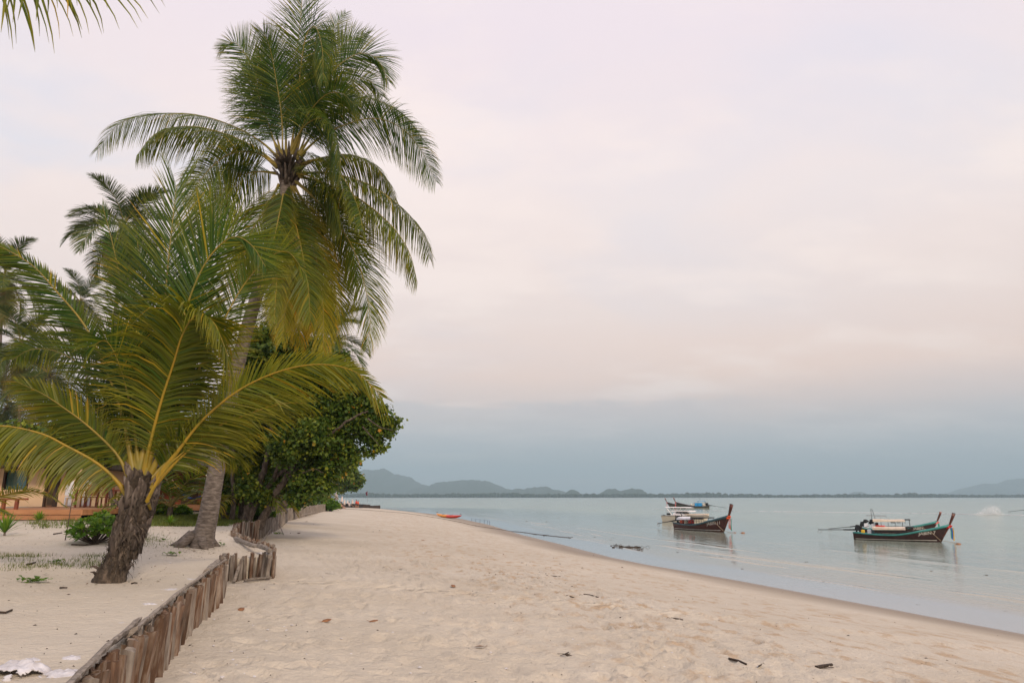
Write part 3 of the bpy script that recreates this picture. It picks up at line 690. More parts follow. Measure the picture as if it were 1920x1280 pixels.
# ---- the young palm in front
def young_palm():
    b = G(205, 1090); Yp = b.y; k = Yp / FPX
    root = empty('young_coconut_palm', b, 'young coconut palm with thick fibrous trunk standing on the sand left of the fence', 'palm tree')
    tp = [(203, 1100), (206, 1088), (222, 1050), (238, 1010), (252, 970), (262, 935), (266, 905), (268, 880)]
    path = [AT(x, y, Yp) for x, y in tp]; path[0].z -= .15
    palm_trunk(root, path, [34 * k, 28 * k, 22 * k, 20 * k, 21 * k, 22 * k, 20 * k, 15 * k, 9 * k], M['trunk_dark'], seed=9, n=26, ridge=.06)
    P, L = catmull(path, 20)
    rr = random.Random(8)
    for i in range(42):                                   # old leaf bases wrapped round the stem
        u = .36 + .56 * i / 42; c = Vector(P[int(u * (len(P) - 1))]); a = i * 2.399 + rr.uniform(-.3, .3)
        d = Vector((math.cos(a), math.sin(a), 0)); rad = (27 if u < .8 else 22) * k
        up = .07 + .10 * rr.random()
        mb = MB(); p = c + d * rad * .66
        mb.tube([p + Vector((0, 0, -.12)), p + d * .03 + Vector((0, 0, .05)), p + d * (.04 + .04 * rr.random()) + Vector((rr.uniform(-.04, .04), 0, up)), p + d * (.06 + .10 * rr.random()) + Vector((rr.uniform(-.05, .05), 0, up * 1.7))],
                [.085, .075, .045, .010], 7, flat=.30, jit=.25)
        mb.build('leaf_base', M['boot'] if i % 3 else M['trunk_dark'], root, True, origin=b)
    mb = MB()                                             # hanging fibres and ragged sheath edges
    for i in range(620):
        u = rr.uniform(.20, .80) if i < 420 else rr.uniform(.30, .52)
        c = Vector(P[int(u * (len(P) - 1))]); a = rr.uniform(0, 6.28)
        d = Vector((math.cos(a), math.sin(a), 0)); rad = 23 * k * rr.uniform(.92, 1.08)
        p = c + d * rad; w = rr.uniform(.004, .018); l = rr.uniform(.05, .20)
        s = d.cross(Vector((0, 0, 1))); q = p + d * rr.uniform(.0, .08) + s * rr.uniform(-.06, .06) + Vector((0, 0, rr.choice((-1, -1, .6)) * l))
        m_ = (p + q) / 2 + d * .02
        mb.add([p - s * w, p + s * w, m_ + s * w * .7, m_ - s * w * .7, q], [(0, 1, 2, 3), (3, 2, 4)])
    o = mb.build('trunk_fibre', M['trunk_dark'], root, origin=b); o['kind'] = 'stuff'
    for (x0, y0, x1, y1) in ((186, 1066, 168, 1062), (182, 1078, 170, 1072), (240, 1066, 250, 1058)):
        mb = MB(); p = AT(x0, y0, Yp - .1); q = AT(x1, y1, Yp - .25)
        mb.tube([p, (p + q) / 2 + Vector((0, 0, .02)), q], [.022, .016, .006], 5, jit=.2); mb.build('frond_stub', M['boot'], root, origin=b)
    # petioles clasp the stem with a broad base, so the radius at the foot is large
    fr = [
     ([(266,915),(277,852),(300,760),(325,682),(342,628),(366,592),(400,604),(428,668)], 1.0, dict(bend=-.9, flat=.30, droop=.62, age=.13, rb=.043, rm='petiole', vang=-.15, n=140, t0=.14, a0=66, a1=35, tipcut=.6)),
     ([(272,890),(300,790),(330,680),(347,587),(375,512),(406,466),(440,444),(472,460),(498,500)], 1.1, dict(bend=-.4, flat=.9, droop=.07, age=0, rb=.045, n=110, vang=.0, ls=(.7, 1.15), a0=66, a1=26)),
     ([(262,880),(285,770),(300,660),(308,580),(316,487),(325,403),(331,350)], 1.3, dict(bend=.5, flat=.95, droop=.04, age=0, rb=.045, n=100, a0=68, a1=18, tipcut=.8, vang=0)),
     ([(262,885),(268,770),(274,650),(268,540),(256,440)], .9, dict(bend=.7, flat=.95, droop=.06, age=0, rb=.045, n=95, a0=64, tipcut=.6)),
     ([(258,880),(252,790),(244,680),(232,560),(212,460),(192,385)], .6, dict(bend=.9, flat=.85, droop=.10, age=0, rb=.04, n=70)),
     ([(252,890),(232,790),(205,705),(160,612),(105,545),(60,497),(0,462),(-60,440)], .95, dict(bend=-.5, flat=.9, droop=.12, age=.03, rb=.04, n=90, ls=(.28, 1), a0=60)),
     ([(246,905),(225,860),(200,830),(160,794),(125,768),(80,738),(32,716)], .72, dict(bend=-.3, flat=.85, droop=.10, age=.12, rb=.035, n=78, a0=60, ls=(.55, 1))),
     ([(250,950),(222,905),(182,868),(125,836),(75,812),(0,798),(-70,812),(-130,850)], .62, dict(bend=-1.0, flat=.10, droop=.7, age=.18, rb=.042, rm='petiole', n=80, vang=-1.25, a0=84, a1=55)),
     ([(286,905),(330,850),(380,787),(450,730),(530,694),(605,683),(668,698),(716,744)], .78, dict(bend=-.6, flat=.85, droop=.16, age=.17, rb=.038, rm='petiole', n=92, a0=58, ls=(1, .5), tipcut=.6)),
     ([(284,915),(340,856),(402,803),(455,780),(505,762),(545,755),(574,756)], .68, dict(bend=.5, flat=.7, droop=.35, age=.14, rb=.036, n=80, a0=58, rm='petiole', ls=(1, .6), tipcut=.5)),
     ([(280,895),(340,760),(400,640),(450,545),(497,489),(539,472),(574,516)], .7, dict(bend=-.2, flat=.6, droop=.18, age=.08, rb=.036, n=80)),
     ([(272,885),(320,740),(360,620),(388,520),(400,430),(392,352)], 1.0, dict(bend=.9, flat=.9, droop=.06, age=.02, rb=.04, n=78, a1=30, tipcut=.6)),
     ([(258,880),(220,780),(170,700),(110,660),(60,655),(22,675)], .75, dict(bend=.8, flat=.5, droop=.3, age=.03, rb=.035, n=75)),
     ([(280,900),(330,850),(372,826),(410,830),(440,862)], .8, dict(bend=.9, flat=.3, droop=.5, age=.10, rb=.04, n=80)),
     ([(254,890),(214,810),(178,770),(142,768),(112,800)], .8, dict(bend=.9, flat=.4, droop=.5, age=.05, rb=.04, n=80)),
     ([(262,885),(248,780),(226,690),(200,640),(170,650)], .85, dict(bend=-.6, flat=.6, droop=.28, age=.0, rb=.036, n=75)),
     ([(270,880),(300,730),(318,640),(328,560),(350,520)], 1.0, dict(bend=1.6, flat=.8, droop=.12, age=.0, rb=.04, n=75)),
    ]
    for i, (px, L, kw) in enumerate(fr):
        bend = kw.pop('bend'); kw.setdefault('t0', .13); kw['n'] = int(kw['n'] * 1.65)
        add_frond(root, px_path(px, Yp, bend), L, seed=50 + i, width=.0245, ragged=.04, **kw)
    for pts, r in (([(276, 938), (286, 918), (300, 893), (322, 866), (345, 846)], .032),):
        mb = MB(); P3 = [AT(x, y, Yp - .16) for x, y in pts]; P3 = [P3[0] + Vector((0, .12, -.12))] + P3
        mb.tube(P3, [r * .5, r * 1.0] + [r * .85, r * .75, r * .6] + [r * .12], 8, flat=.55, jit=.07); mb.build('petiole', M['petiole'], root, True, origin=b)
young_palm()

# ---- palms farther back: a few crown types, trunks of their own, fronds sharing meshes
PROTO = {}
def proto_frond(kind, i, L, el, sag, Lmax, n, lm, age, droop, width):
    key = (kind, i)
    if key in PROTO: return PROTO[key]
    # an arc in the xz plane starting at the origin
    pts = []; p = np.zeros(3); a = R(el)
    for k in range(7):
        pts.append(p.copy()); p = p + np.array([math.cos(a), 0, math.sin(a)]) * L / 6; a -= sag / 6
    P, Lt, V, F, C = frond_arrays(pts, Lmax, n=n, flat=0.02, droop=droop, age=age, width=width, seed=hash(key) % 1 + i * 7 + len(kind), seg=3, vang=.25)
    me = mesh_arr('frond', V, F, False, C); me.materials.append(M[lm])
    tv, tf = tube_arrays(P[::3], np.interp(Lt[::3], [0, .2, 1], [.05, .03, .006]) * (L / 4), 5)
    mr = mesh_arr('midrib', tv, tf); mr.materials.append(M['rachis_far'])
    PROTO[key] = (me, mr); return PROTO[key]
def crown(root, C, kind, L, count, lm, seed, up=80, down=-62, age_low=.5, Lmax=None, n=95, width=.05, droop=.3, sag=1.5):
    rr = random.Random(seed); Lmax = Lmax or L * .31
    for i in range(count):
        u = i / (count - 1); el = up + (down - up) * u + rr.uniform(-5, 5)
        b = min(6, int(u * 7)); elq = up + (down - up) * (b + .5) / 7
        me, mr = proto_frond(kind, b, L, elq, sag * (1 - .35 * abs(u - .3)), Lmax, n, lm, (age_low if u > .8 else .03 + .1 * u), droop + .25 * u, width)
        o = bpy.data.objects.new('frond', me); COL.objects.link(o); o.parent = root
        o.location = C - root.location; o.rotation_euler = (rr.uniform(-.12, .12), rr.uniform(-.15, .15), i * 2.399 + rr.uniform(-.3, .3))
        s = rr.uniform(.85, 1.1); o.scale = (s, s, s)
        m = bpy.data.objects.new('midrib', mr); COL.objects.link(m); m.parent = o
def back_palm(label, crown_px, base_px, Y, L, count=20, seed=0, r=.12, kind='tall', group='tall palms behind the beach houses', **kw):
    C = AT(*crown_px, Y); bx = AT(*base_px, Y); gz = H(bx.x, bx.y); base = Vector((bx.x, bx.y, gz))
    root = empty('coconut_palm', base, label, 'palm tree', group)
    mid = (base + C) / 2 + Vector(((C.x - base.x) * -.18, 0, 0))
    b0 = base.copy(); b0.z -= .3
    palm_trunk(root, [b0, base * .7 + mid * .3, mid, C * .6 + mid * .4, C], [r * 1.7, r * 1.1, r, r * .9, r * .85, r * .9], M['trunk'], seed=seed, n=9)
    crown(root, C, kind, L, count, 'palm_far', seed, **kw)
    mb = MB()
    for k in range(8):
        a = k * 2.4; d = Vector((math.cos(a), math.sin(a), 0)); p = C - Vector((0, 0, .3))
        mb.tube([p, p + d * .25 + Vector((0, 0, .3))], [.14, .05], 5)
    mb.build('crown_shaft', M['boot'], root, origin=base)
    return root
back_palm('tall palm directly left of the big palm crown, its trunk behind the young palm', (232, 425), (185, 880), 40, 4.0, 24, 1, up=84, down=-70)
back_palm('tall palm at the left picture edge, crown highest there', (8, 520), (-20, 880), 52, 4.2, 22, 2)
back_palm('dark palm at the left edge below the taller one', (38, 645), (30, 900), 50, 3.4, 22, 3, down=-75)
back_palm('small palm crown between the left edge palms and the young palm', (150, 565), (165, 890), 62, 3.4, 18, 4)
back_palm('low palm at the left edge above the house roof', (14, 765), (4, 890), 55, 3.2, 18, 5, up=70)
back_palm('reddish thin-trunked palm behind the hanging fronds of the big palm', (541, 500), (500, 860), 34, 3.0, 20, 6, r=.2, up=40, down=-85, age_low=.7)
back_palm('palm whose small crown shows right of the hanging dry fronds', (606, 640), (520, 890), 46, 3.6, 24, 7, up=70, down=-50)
back_palm('palm showing through the fronds above the trees left of the leaning trunk', (330, 600), (330, 890), 48, 4.0, 20, 8)
back_palm('shorter palm behind the young palm trunk', (90, 700), (110, 890), 44, 3.4, 18, 9)
def low_palm(label, px, Y, L, seed, count=14, n=34):
    C = AT(px[0], px[1], Y); gz = H(C.x, C.y); base = Vector((C.x, C.y, gz - .05)); h = max(.25, C.z - gz)
    root = empty('low_palm', base, label, 'palm', 'low young palms under the trees')
    palm_trunk(root, [base - Vector((0, 0, .2)), base + Vector((0, 0, h * .6)), Vector((C.x, C.y, gz + h))], [.14, .12, .1], M['trunk_dark'], n=8, seed=seed)
    crown(root, Vector((C.x, C.y, gz + h)), 'low%d' % (seed % 2), L, count, 'palm', seed, up=82, down=5, age_low=.35, n=n, width=.05, sag=1.9, Lmax=L * .3)
low_palm('low young palm with yellow arching fronds near the far end of the timber fence', (602, 934), 96, 2.6, 11)
low_palm('low yellowish palm under the trees left of the far fence end', (553, 938), 62, 1.8, 12)
low_palm('low palm with upright pale leaves between the leaning tree stems', (455, 930), 28, 1.3, 13, 9)
low_palm('low palm behind the leaning palm trunk near the second house', (400, 935), 33, 1.6, 14)
low_palm('low palm in front of the second house deck', (320, 950), 27, 1.1, 15, 10)

# ---- fronds reaching in from palms that stand outside the frame
def outside_palm(label, base, C, fronds, rad, Lmax, seed, n=90, droop=.3, flat=.2, width=.042, extra=()):
    root = empty('coconut_palm', base, label, 'palm tree')
    b0 = Vector(base); b0.z -= .2
    palm_trunk(root, [b0, Vector(base) * .5 + Vector(C) * .5 + Vector((.15, 0, 0)), C], [rad * 1.6, rad, rad * .9, rad * .9], M['trunk'], seed=seed, n=12)
    for i, (pts, kw) in enumerate(fronds):
        add_frond(root, [C] + pts, Lmax, seed=seed * 9 + i, **{**dict(n=n, width=width, droop=droop, flat=flat, rb=.045), **kw})
Yo = 5.2
C1 = AT(-560, -330, Yo)
outside_palm('palm outside the frame whose leaflets hang into the top left corner', Vector((C1.x - .2, Yo + .2, H(C1.x - .2, Yo))), C1,
   [([AT(-380, -235, Yo), AT(-200, -130, Yo), AT(-40, -66, Yo), AT(90, -44, Yo), AT(180, -48, Yo), AT(240, -75, Yo)], dict(flat=.05, droop=.5, a0=78, a1=50, tipcut=.6, age=.12, n=70, ragged=.1, vang=-1.15)),
    ([AT(-640, -460, Yo + .6), AT(-700, -520, Yo + 1.2), AT(-800, -480, Yo + 1.8)], {}), ([AT(-620, -300, Yo - .4), AT(-760, -220, Yo - .8)], {}),
    ([AT(-540, -420, Yo + .8), AT(-420, -470, Yo + 1.8), AT(-330, -400, Yo + 2.4)], {})], .15, .90, 21, width=.030)
Yo = 13.5
C2 = AT(-150, 965, Yo)
outside_palm('low palm at the left edge whose yellow frond arches in front of the house', Vector((C2.x, Yo, H(C2.x, Yo))), C2,
   [([AT(-80, 946, Yo), AT(0, 930, Yo), AT(45, 920, Yo - .1), AT(85, 926, Yo - .1), AT(122, 948, Yo - .2)], dict(flat=.3, droop=.35, age=.22, rm='petiole', n=80)),
    ([AT(-120, 900, Yo), AT(-60, 850, Yo + .5), AT(-20, 850, Yo + .8), AT(20, 880, Yo + 1)], {}), ([AT(-200, 900, Yo), AT(-260, 880, Yo)], {}),
    ([AT(-100, 960, Yo - .3), AT(-30, 950, Yo - .7), AT(20, 965, Yo - 1)], dict(age=.1))], .12, .42, 22, width=.03)

# ================================================================== broad-leaved trees and shrubs
def leaf_cloud(centers, radii, per, size, seed, squash=.8, clump=None, agep=.05, flatten=.35):
    """leaf-sized folded faces gathered in clumps"""
    g = np.random.default_rng(seed)
    cs, rs = [], []
    for c, r, nclump in zip(centers, radii, per):
        v = g.normal(0, 1, (nclump, 3)); v = nrm(v) * (g.random((nclump, 1)) ** .45)
        cs.append(np.array(c) + v * r * np.array([1, 1, squash])); rs.append(np.full(nclump, (clump or .3)) * g.uniform(.6, 1.3, nclump))
    cs = np.concatenate(cs); rs = np.concatenate(rs); m = len(cs)
    k = 26
    v = nrm(g.normal(0, 1, (m, k, 3))) * g.random((m, k, 1)) ** .5
    p = cs[:, None] + v * rs[:, None, None] * np.array([1, 1, .75]); p = p.reshape(-1, 3); n = len(p)
    nor = nrm(v.reshape(-1, 3) * .7 + g.normal(0, .6, (n, 3)) + np.array([0, 0, flatten * 1.5]))
    a = nrm(np.cross(nor, g.normal(0, 1, (n, 3)))); b = np.cross(nor, a)
    s = size * g.uniform(.45, 1.35, n)[:, None]
    # a heart-shaped leaf: two folded halves
    q = [p - a * s * .5, p - a * s * .1 + b * s * .48 + nor * s * .12, p + a * s * .62, p - a * s * .1 - b * s * .48 + nor * s * .12]
    V = np.stack(q, 1).reshape(-1, 3); i0 = np.arange(n) * 4
    F = np.concatenate([np.stack([i0, i0 + 1, i0 + 2], -1), np.stack([i0, i0 + 2, i0 + 3], -1)])
    clr = np.repeat(g.normal(.46, .17, m), k) + g.normal(0, .13, n)
    ag = np.where(g.random(n) < agep, g.uniform(.5, 1, n), 0)
    C = np.stack([np.clip(clr, 0, 1), ag, np.zeros(n)], -1)
    return V, F, np.repeat(C, 4, axis=0)
def tree(name, label, base, stems, blobs, Y, size, seed, mat='leaf', group=None, cat='tree', dens=1.0, clump=.35, agep=.05, depth=1.0, stemr=None, barkm='bark'):
    """blobs: (px, py, radius px[, dy]) ; stems: lists of (px, py[, dy])"""
    root = empty(name, base, label, cat, group)
    o0 = np.array(base)
    cs, rs, per = [], [], []
    for bb in blobs:
        dy = bb[3] if len(bb) > 3 else 0
        c = AT(bb[0], bb[1], Y + dy); r = bb[2] * Y / FPX
        cs.append(np.array(c) - o0); rs.append(np.array([r, r * depth, r])); per.append(max(4, int(dens * 60 * (r * r) / (clump ** 2 * 5))))
    rs2 = [r for r in rs]
    V, F, C = leaf_cloud(cs, [r for r in rs2], per, size, seed, 1.0, clump, agep)
    o = link('crown', mesh_arr('crown', V, F, False, C), M[mat], root)
    for i, st in enumerate(stems):
        pts = [AT(p[0], p[1], Y + (p[2] if len(p) > 2 else 0)) for p in st['p']]
        r0 = st['r'] * Y / FPX; P, L = catmull([np.array(p) - o0 for p in pts], 8)
        g = np.random.default_rng(seed + i); P = P + g.normal(0, r0 * .16, P.shape)
        rad = np.interp(L / L[-1], [0, .06, 1], [r0 * 1.35, r0, r0 * st.get('t', .35)])
        tv, tf = tube_arrays(P, rad, 8); link('trunk' if st['r'] > 4 else 'branch', mesh_arr('trunk', tv, tf), M[barkm], root)
    return root
Yt = 25.0
gb = G(478, 984); Yt = gb.y
tree('beach_hibiscus_tree', 'big broad-leaved tree leaning over the beach from several dark stems behind the fence', Vector((gb.x, Yt, gb.z)),
  [dict(p=[(484, 992), (505, 950), (530, 905), (566, 850), (610, 800)], r=8), dict(p=[(452, 990), (470, 940), (492, 890), (505, 840), (510, 770)], r=7.5),
   dict(p=[(432, 992), (438, 940), (436, 880), (440, 800)], r=5), dict(p=[(462, 994), (478, 950), (512, 900), (548, 868), (590, 830)], r=6),
   dict(p=[(548, 870), (600, 832, -.5), (650, 790, -1), (690, 770, -1)], r=4), dict(p=[(530, 905), (560, 880), (620, 858), (660, 836)], r=3.5), dict(p=[(562, 855), (570, 815), (574, 780)], r=3.5),
   dict(p=[(566, 850), (600, 790), (610, 760)], r=3), dict(p=[(540, 900), (585, 880, -.6), (606, 886, -.6)], r=2), dict(p=[(512, 900), (530, 850, -.6), (548, 800, -.8)], r=3.5),
   dict(p=[(690, 785, -1), (712, 800, -1), (735, 806, -1)], r=1.4), dict(p=[(680, 800, -1), (700, 822, -1), (712, 836, -1)], r=1.2), dict(p=[(425, 985, 1), (415, 930, 1), (422, 860, 1)], r=6)],
  [(470, 690, 46), (520, 672, 50), (575, 705, 55), (468, 745, 55), (540, 740, 55), (600, 768, 52), (650, 752, 46), (560, 800, 50, 1), (620, 812, 42), (665, 790, 36), (695, 778, 26), (700, 800, 22), (722, 800, 16), (708, 832, 11),
   (640, 842, 28), (600, 848, 34, 1), (545, 845, 38, 2), (490, 815, 45, 2), (450, 800, 42, 2), (430, 840, 40, 3), (500, 880, 40, 3), (440, 890, 40, 4), (560, 890, 32, 3), (690, 758, 20), (728, 788, 10), (590, 672, 30, 1), (630, 705, 30), (668, 738, 22), (500, 640, 34), (470, 660, 30), (545, 650, 30), (575, 660, 26), (520, 905, 26, .5), (572, 902, 26), (604, 912, 18), (470, 918, 24), (556, 930, 16), (440, 928, 20, 1), (500, 935, 16), (610, 880, 24), (540, 838, 36, -.8), (590, 818, 34, -.8), (440, 760, 40, 2), (650, 725, 28), (690, 815, 16), (737, 800, 7), (744, 790, 5), (716, 768, 10), (712, 842, 6), (690, 848, 9), (656, 862, 15), (728, 815, 7), (600, 650, 14), (640, 668, 12)],
  Yt, .125, 31, dens=2.3, clump=.36, agep=.006)
g2 = G(533, 955); Y2 = min(g2.y, 40)
tree('beach_hibiscus_tree', 'dark leaning tree standing at the fence to the right of the big one', Vector((AT(533, 955, Y2).x, Y2, H(AT(533, 955, Y2).x, Y2))),
  [dict(p=[(528, 962), (538, 925), (552, 896), (590, 872), (640, 850)], r=7), dict(p=[(548, 905), (600, 885), (650, 870)], r=4), dict(p=[(540, 925), (530, 880), (540, 840)], r=5)],
  [(560, 870, 34), (600, 868, 34), (640, 866, 30), (620, 885, 24, 1), (580, 895, 22, 1), (655, 852, 16)], Y2, .2, 33, dens=1.0, clump=.4, agep=.07)
Y3 = 140
tree('beach_almond_tree', 'rounded green tree overhanging the beach bar and its umbrellas', Vector((AT(606, 940, Y3).x, Y3, H(AT(606, 940, Y3).x, Y3))),
  [dict(p=[(606, 942), (612, 925), (626, 902)], r=2.6), dict(p=[(612, 925), (640, 910), (655, 898)], r=1.3)],
  [(606, 888, 22), (630, 884, 24), (652, 896, 20), (664, 902, 13), (640, 906, 16), (620, 902, 18), (655, 884, 12), (594, 905, 18), (670, 896, 8)], Y3, .62, 35, dens=1.6, clump=1.0, agep=.04)
# the dense trees behind the houses
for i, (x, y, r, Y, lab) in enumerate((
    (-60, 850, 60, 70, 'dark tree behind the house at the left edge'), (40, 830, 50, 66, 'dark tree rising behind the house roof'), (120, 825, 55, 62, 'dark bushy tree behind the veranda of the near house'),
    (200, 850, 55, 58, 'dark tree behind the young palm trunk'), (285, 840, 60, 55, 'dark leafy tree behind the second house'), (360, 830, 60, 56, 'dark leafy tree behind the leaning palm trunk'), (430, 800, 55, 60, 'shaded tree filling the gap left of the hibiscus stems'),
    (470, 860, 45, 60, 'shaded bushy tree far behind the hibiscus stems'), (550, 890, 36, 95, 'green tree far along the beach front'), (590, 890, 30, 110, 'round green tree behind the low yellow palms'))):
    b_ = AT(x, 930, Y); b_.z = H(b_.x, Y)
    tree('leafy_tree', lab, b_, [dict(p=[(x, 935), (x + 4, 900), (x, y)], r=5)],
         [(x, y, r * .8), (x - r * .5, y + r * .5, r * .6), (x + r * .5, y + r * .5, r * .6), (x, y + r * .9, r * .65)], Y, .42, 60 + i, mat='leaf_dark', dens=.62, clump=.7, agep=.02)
tree('leafy_tree', 'leafy green tree hanging over the eave of the near house', AT(215, 950, 27.5), [dict(p=[(214, 958), (208, 925), (190, 880), (150, 850)], r=4), dict(p=[(190, 880), (120, 852), (50, 846)], r=2.5)],
     [(10, 838, 26), (50, 842, 24), (90, 846, 24), (130, 848, 24), (165, 846, 28), (200, 850, 30), (70, 822, 26), (120, 820, 30), (30, 815, 26), (180, 815, 28)], 27.5, .15, 77, dens=1.0, clump=.35, agep=.02)
for i, (x, y, r, Y, lab) in enumerate(((548, 932, 17, 66, 'low bushy greenery behind the fence left of the far palms'), (572, 930, 18, 78, 'rounded bush behind the receding fence'), (590, 928, 17, 92, 'bush behind the far stretch of fence below the almond tree'), (604, 930, 12, 108, 'last bush behind the fence before the beach bar'))):
    b_ = AT(x, 945, Y); b_.z = H(b_.x, Y)
    tree('leafy_bush', lab, b_, [dict(p=[(x, 950), (x + 1, 940), (x, y)], r=2)], [(x, y, r * .8), (x - r * .7, y + r * .5, r * .6), (x + r * .6, y + r * .5, r * .55), (x, y + r * .8, r * .6)], Y, .2 + .003 * Y, 90 + i, dens=.9, clump=.5, agep=.03, cat='shrub', group='bushes behind the far fence')
def leafy_bush(label, px, py, rpx, seed, size=.10, mat='shrub', cat='shrub', rosette=True, name='shrub', group=None, dz=0):
    """rosettes of long leaves on short stems, rooted in the sand"""
    b_ = G(px, py); k = b_.y / FPX; rr = random.Random(seed); rad = rpx * k
    root = empty(name, b_, label, cat, group)
    st = MB(); V = []; F = []; C = []
    for i in range(90):
        a = rr.uniform(0, 6.28); q = rr.random() ** .5; tip = Vector((math.cos(a) * q * rad, math.sin(a) * q * rad * .8, rad * (.12 + .95 * (1 - q * q * .7) * rr.uniform(.25, 1.05))))
        st.tube([Vector((rr.uniform(-.05, .05), rr.uniform(-.05, .05), -.03)), tip * .5 + Vector((0, 0, -.03)), tip], [.012, .009, .006], 4)
        axis = (tip.normalized() + Vector((0, 0, .6))).normalized()
        u = axis.orthogonal().normalized(); w = axis.cross(u); base_r = rr.uniform(.25, .8)
        for j in range(11):
            ph = j * 2.4 + rr.random(); e = rr.uniform(.15, 1.1)
            d = (u * math.cos(ph) + w * math.sin(ph)) * math.cos(e) + axis * math.sin(e)
            s = d.cross(axis).normalized(); l = size * rr.uniform(.8, 1.3); wd = l * .21
            b0 = len(V); V += [tip, tip + d * l * .55 + s * wd, tip + d * l + axis * -.01, tip + d * l * .55 - s * wd]; F.append((b0, b0 + 1, b0 + 2, b0 + 3)); C += [(min(1, max(0, base_r + rr.uniform(-.2, .2))), 0, 0)] * 4
    st.build('stem', M['bark'], root)
    link('foliage', mesh_arr('foliage', V, F, False, np.array(C)), M[mat], root)
leafy_bush('bright green rosette-leaved shrub growing left of the young palm trunk', 178, 1018, 47, 1, .13)
leafy_bush('green shrub behind the bright one, against the veranda edge', 190, 985, 22, 2, .12)
leafy_bush('green shrub at the foot of the leaning tree stems', 488, 975, 24, 3, .16)
leafy_bush('small green shrub at the far end of the timber fence', 620, 958, 16, 4, .45)
leafy_bush('shrub at the foot of the second house deck', 300, 968, 18, 5, .2)
leafy_bush('shrub beside the leaning palm trunk in the grass', 340, 968, 14, 6, .2)
leafy_bush('shrub growing between the tree stems and the fence', 545, 962, 13, 7, .3)
leafy_bush('leafy shrub in shade left of the dark stems', 415, 968, 26, 8, .25)
def spiky(label, px, py, hpx, seed):
    b_ = G(px, py); k = b_.y / FPX; h = hpx * k; rr = random.Random(seed); root = empty('spider_lily', b_, label, 'plant', 'spiky plants along the near house deck')
    V, F, C = [], [], []
    for i in range(34):
        a = rr.uniform(0, 6.28); e = rr.uniform(.35, 1.35); d = Vector((math.cos(a) * math.cos(e), math.sin(a) * math.cos(e), math.sin(e))); s = d.cross(Vector((0, 0, 1))).normalized()
        l = h * rr.uniform(.8, 1.15); b0 = len(V); p = Vector((0, 0, h * .12)); r_ = rr.uniform(.35, 1)
        V += [p - s * .012, p + s * .012, p + d * l * .5 + s * .024, p + d * l * .5 - s * .024, p + d * l + Vector((0, 0, -.12 * l))]; F += [(b0, b0 + 1, b0 + 2, b0 + 3), (b0 + 3, b0 + 2, b0 + 4, b0 + 4)]
        C += [(r_, 0, 0)] * 5
    me = bpy.data.meshes.new('leaves'); me.from_pydata([tuple(v) for v in V], [], [f if f[2] != f[3] else f[:3] for f in F]); me.update()
    at = me.attributes.new('tint', 'FLOAT_COLOR', 'POINT'); at.data.foreach_set('color', np.concatenate([np.array(C), np.ones((len(C), 1))], 1).astype(np.float32).ravel())
    link('leaves', me, M['shrub'], root)
    MB().tube([(0, 0, -.05), (0, 0, h * .15)], [.03, .022], 6).build('stem', M['boot'], root)
spiky('spiky green plant at the left picture edge below the deck', 8, 1004, 42, 1)
spiky('low spiky plant under the deck edge between the edge plant and the sapling', 72, 978, 22, 2)
spiky('spiky plant under the deck just left of the green shrub', 186, 968, 24, 3)
spiky('small spiky plant in the grass right of the young palm', 318, 985, 20, 4)

def sapling():
    b_ = G(122, 1012); k = b_.y / FPX; root = empty('sapling', b_, 'thin sapling with a few leaves on the open sand before the veranda', 'plant')
    MB().tube([(0, 0, -.03), (.02, 0, 30 * k), (.03, 0, 62 * k), (.08, 0, 80 * k)], [.012, .01, .008, .004], 5).build('stem', M['bark'], root, True)
    rr = random.Random(2); V, F, C = [], [], []
    for i in range(9):
        p = Vector((.05, 0, (60 + 3 * i) * k)); a = rr.uniform(0, 6.28); d = Vector((math.cos(a), math.sin(a), .5)).normalized(); s = d.cross(Vector((0, 0, 1))).normalized(); l = .16; b0 = len(V)
        V += [p, p + d * l * .5 + s * .05, p + d * l, p + d * l * .5 - s * .05]; F.append((b0, b0 + 1, b0 + 2, b0 + 3)); C += [(.9, .15, 0)] * 4
    link('leaves', mesh_arr('leaves', V, F, False, np.array(C)), M['shrub'], root)
sapling()
def vine(label, px, py, w, seed, n=26, size=.05, mat='shrub'):
    b_ = G(px, py); k = b_.y / FPX; rr = random.Random(seed); V, F, C = [], [], []
    root = empty('beach_vine', b_, label, 'plant', 'green runners on the sand')
    st = MB()
    for i in range(n):
        x, y = rr.gauss(0, w * k * .4), rr.gauss(0, w * k * .3); z = H(b_.x + x, b_.y + y) - b_.z + rr.uniform(.01, .05)
        a = rr.uniform(0, 6.28); d = Vector((math.cos(a), math.sin(a), rr.uniform(0, .7))).normalized(); s = d.cross(Vector((0, 0, 1))).normalized() * rr.choice((1, -1)); p = Vector((x, y, z)); l = size * rr.uniform(.8, 1.5); b0 = len(V)
        V += [p, p + d * l * .5 + s * l * .45 + Vector((0, 0, .01)), p + d * l, p + d * l * .5 - s * l * .45 + Vector((0, 0, .01))]; F.append((b0, b0 + 1, b0 + 2, b0 + 3)); C += [(rr.uniform(.1, .8), 0, 0)] * 4
    link('leaves', mesh_arr('leaves', V, F, False, np.array(C)), M[mat], root)
    st.tube([(-w * k * .5, 0, H(b_.x - w * k * .5, b_.y) - b_.z + .006), (0, .02, .012), (w * k * .5, 0, H(b_.x + w * k * .5, b_.y) - b_.z + .006)], .004, 4); st.build('runner', M['bark'], root)
vine('small dark green runner plant on the sand left of the young palm', 62, 1092, 26, 1, 46, .055)
vine('little green tuft on the sand at the foot of the leaning palm, right side', 404, 1024, 16, 2, 26, .07)
vine('green tuft against the root foot of the leaning palm, left side', 322, 1042, 18, 3, 22, .06)
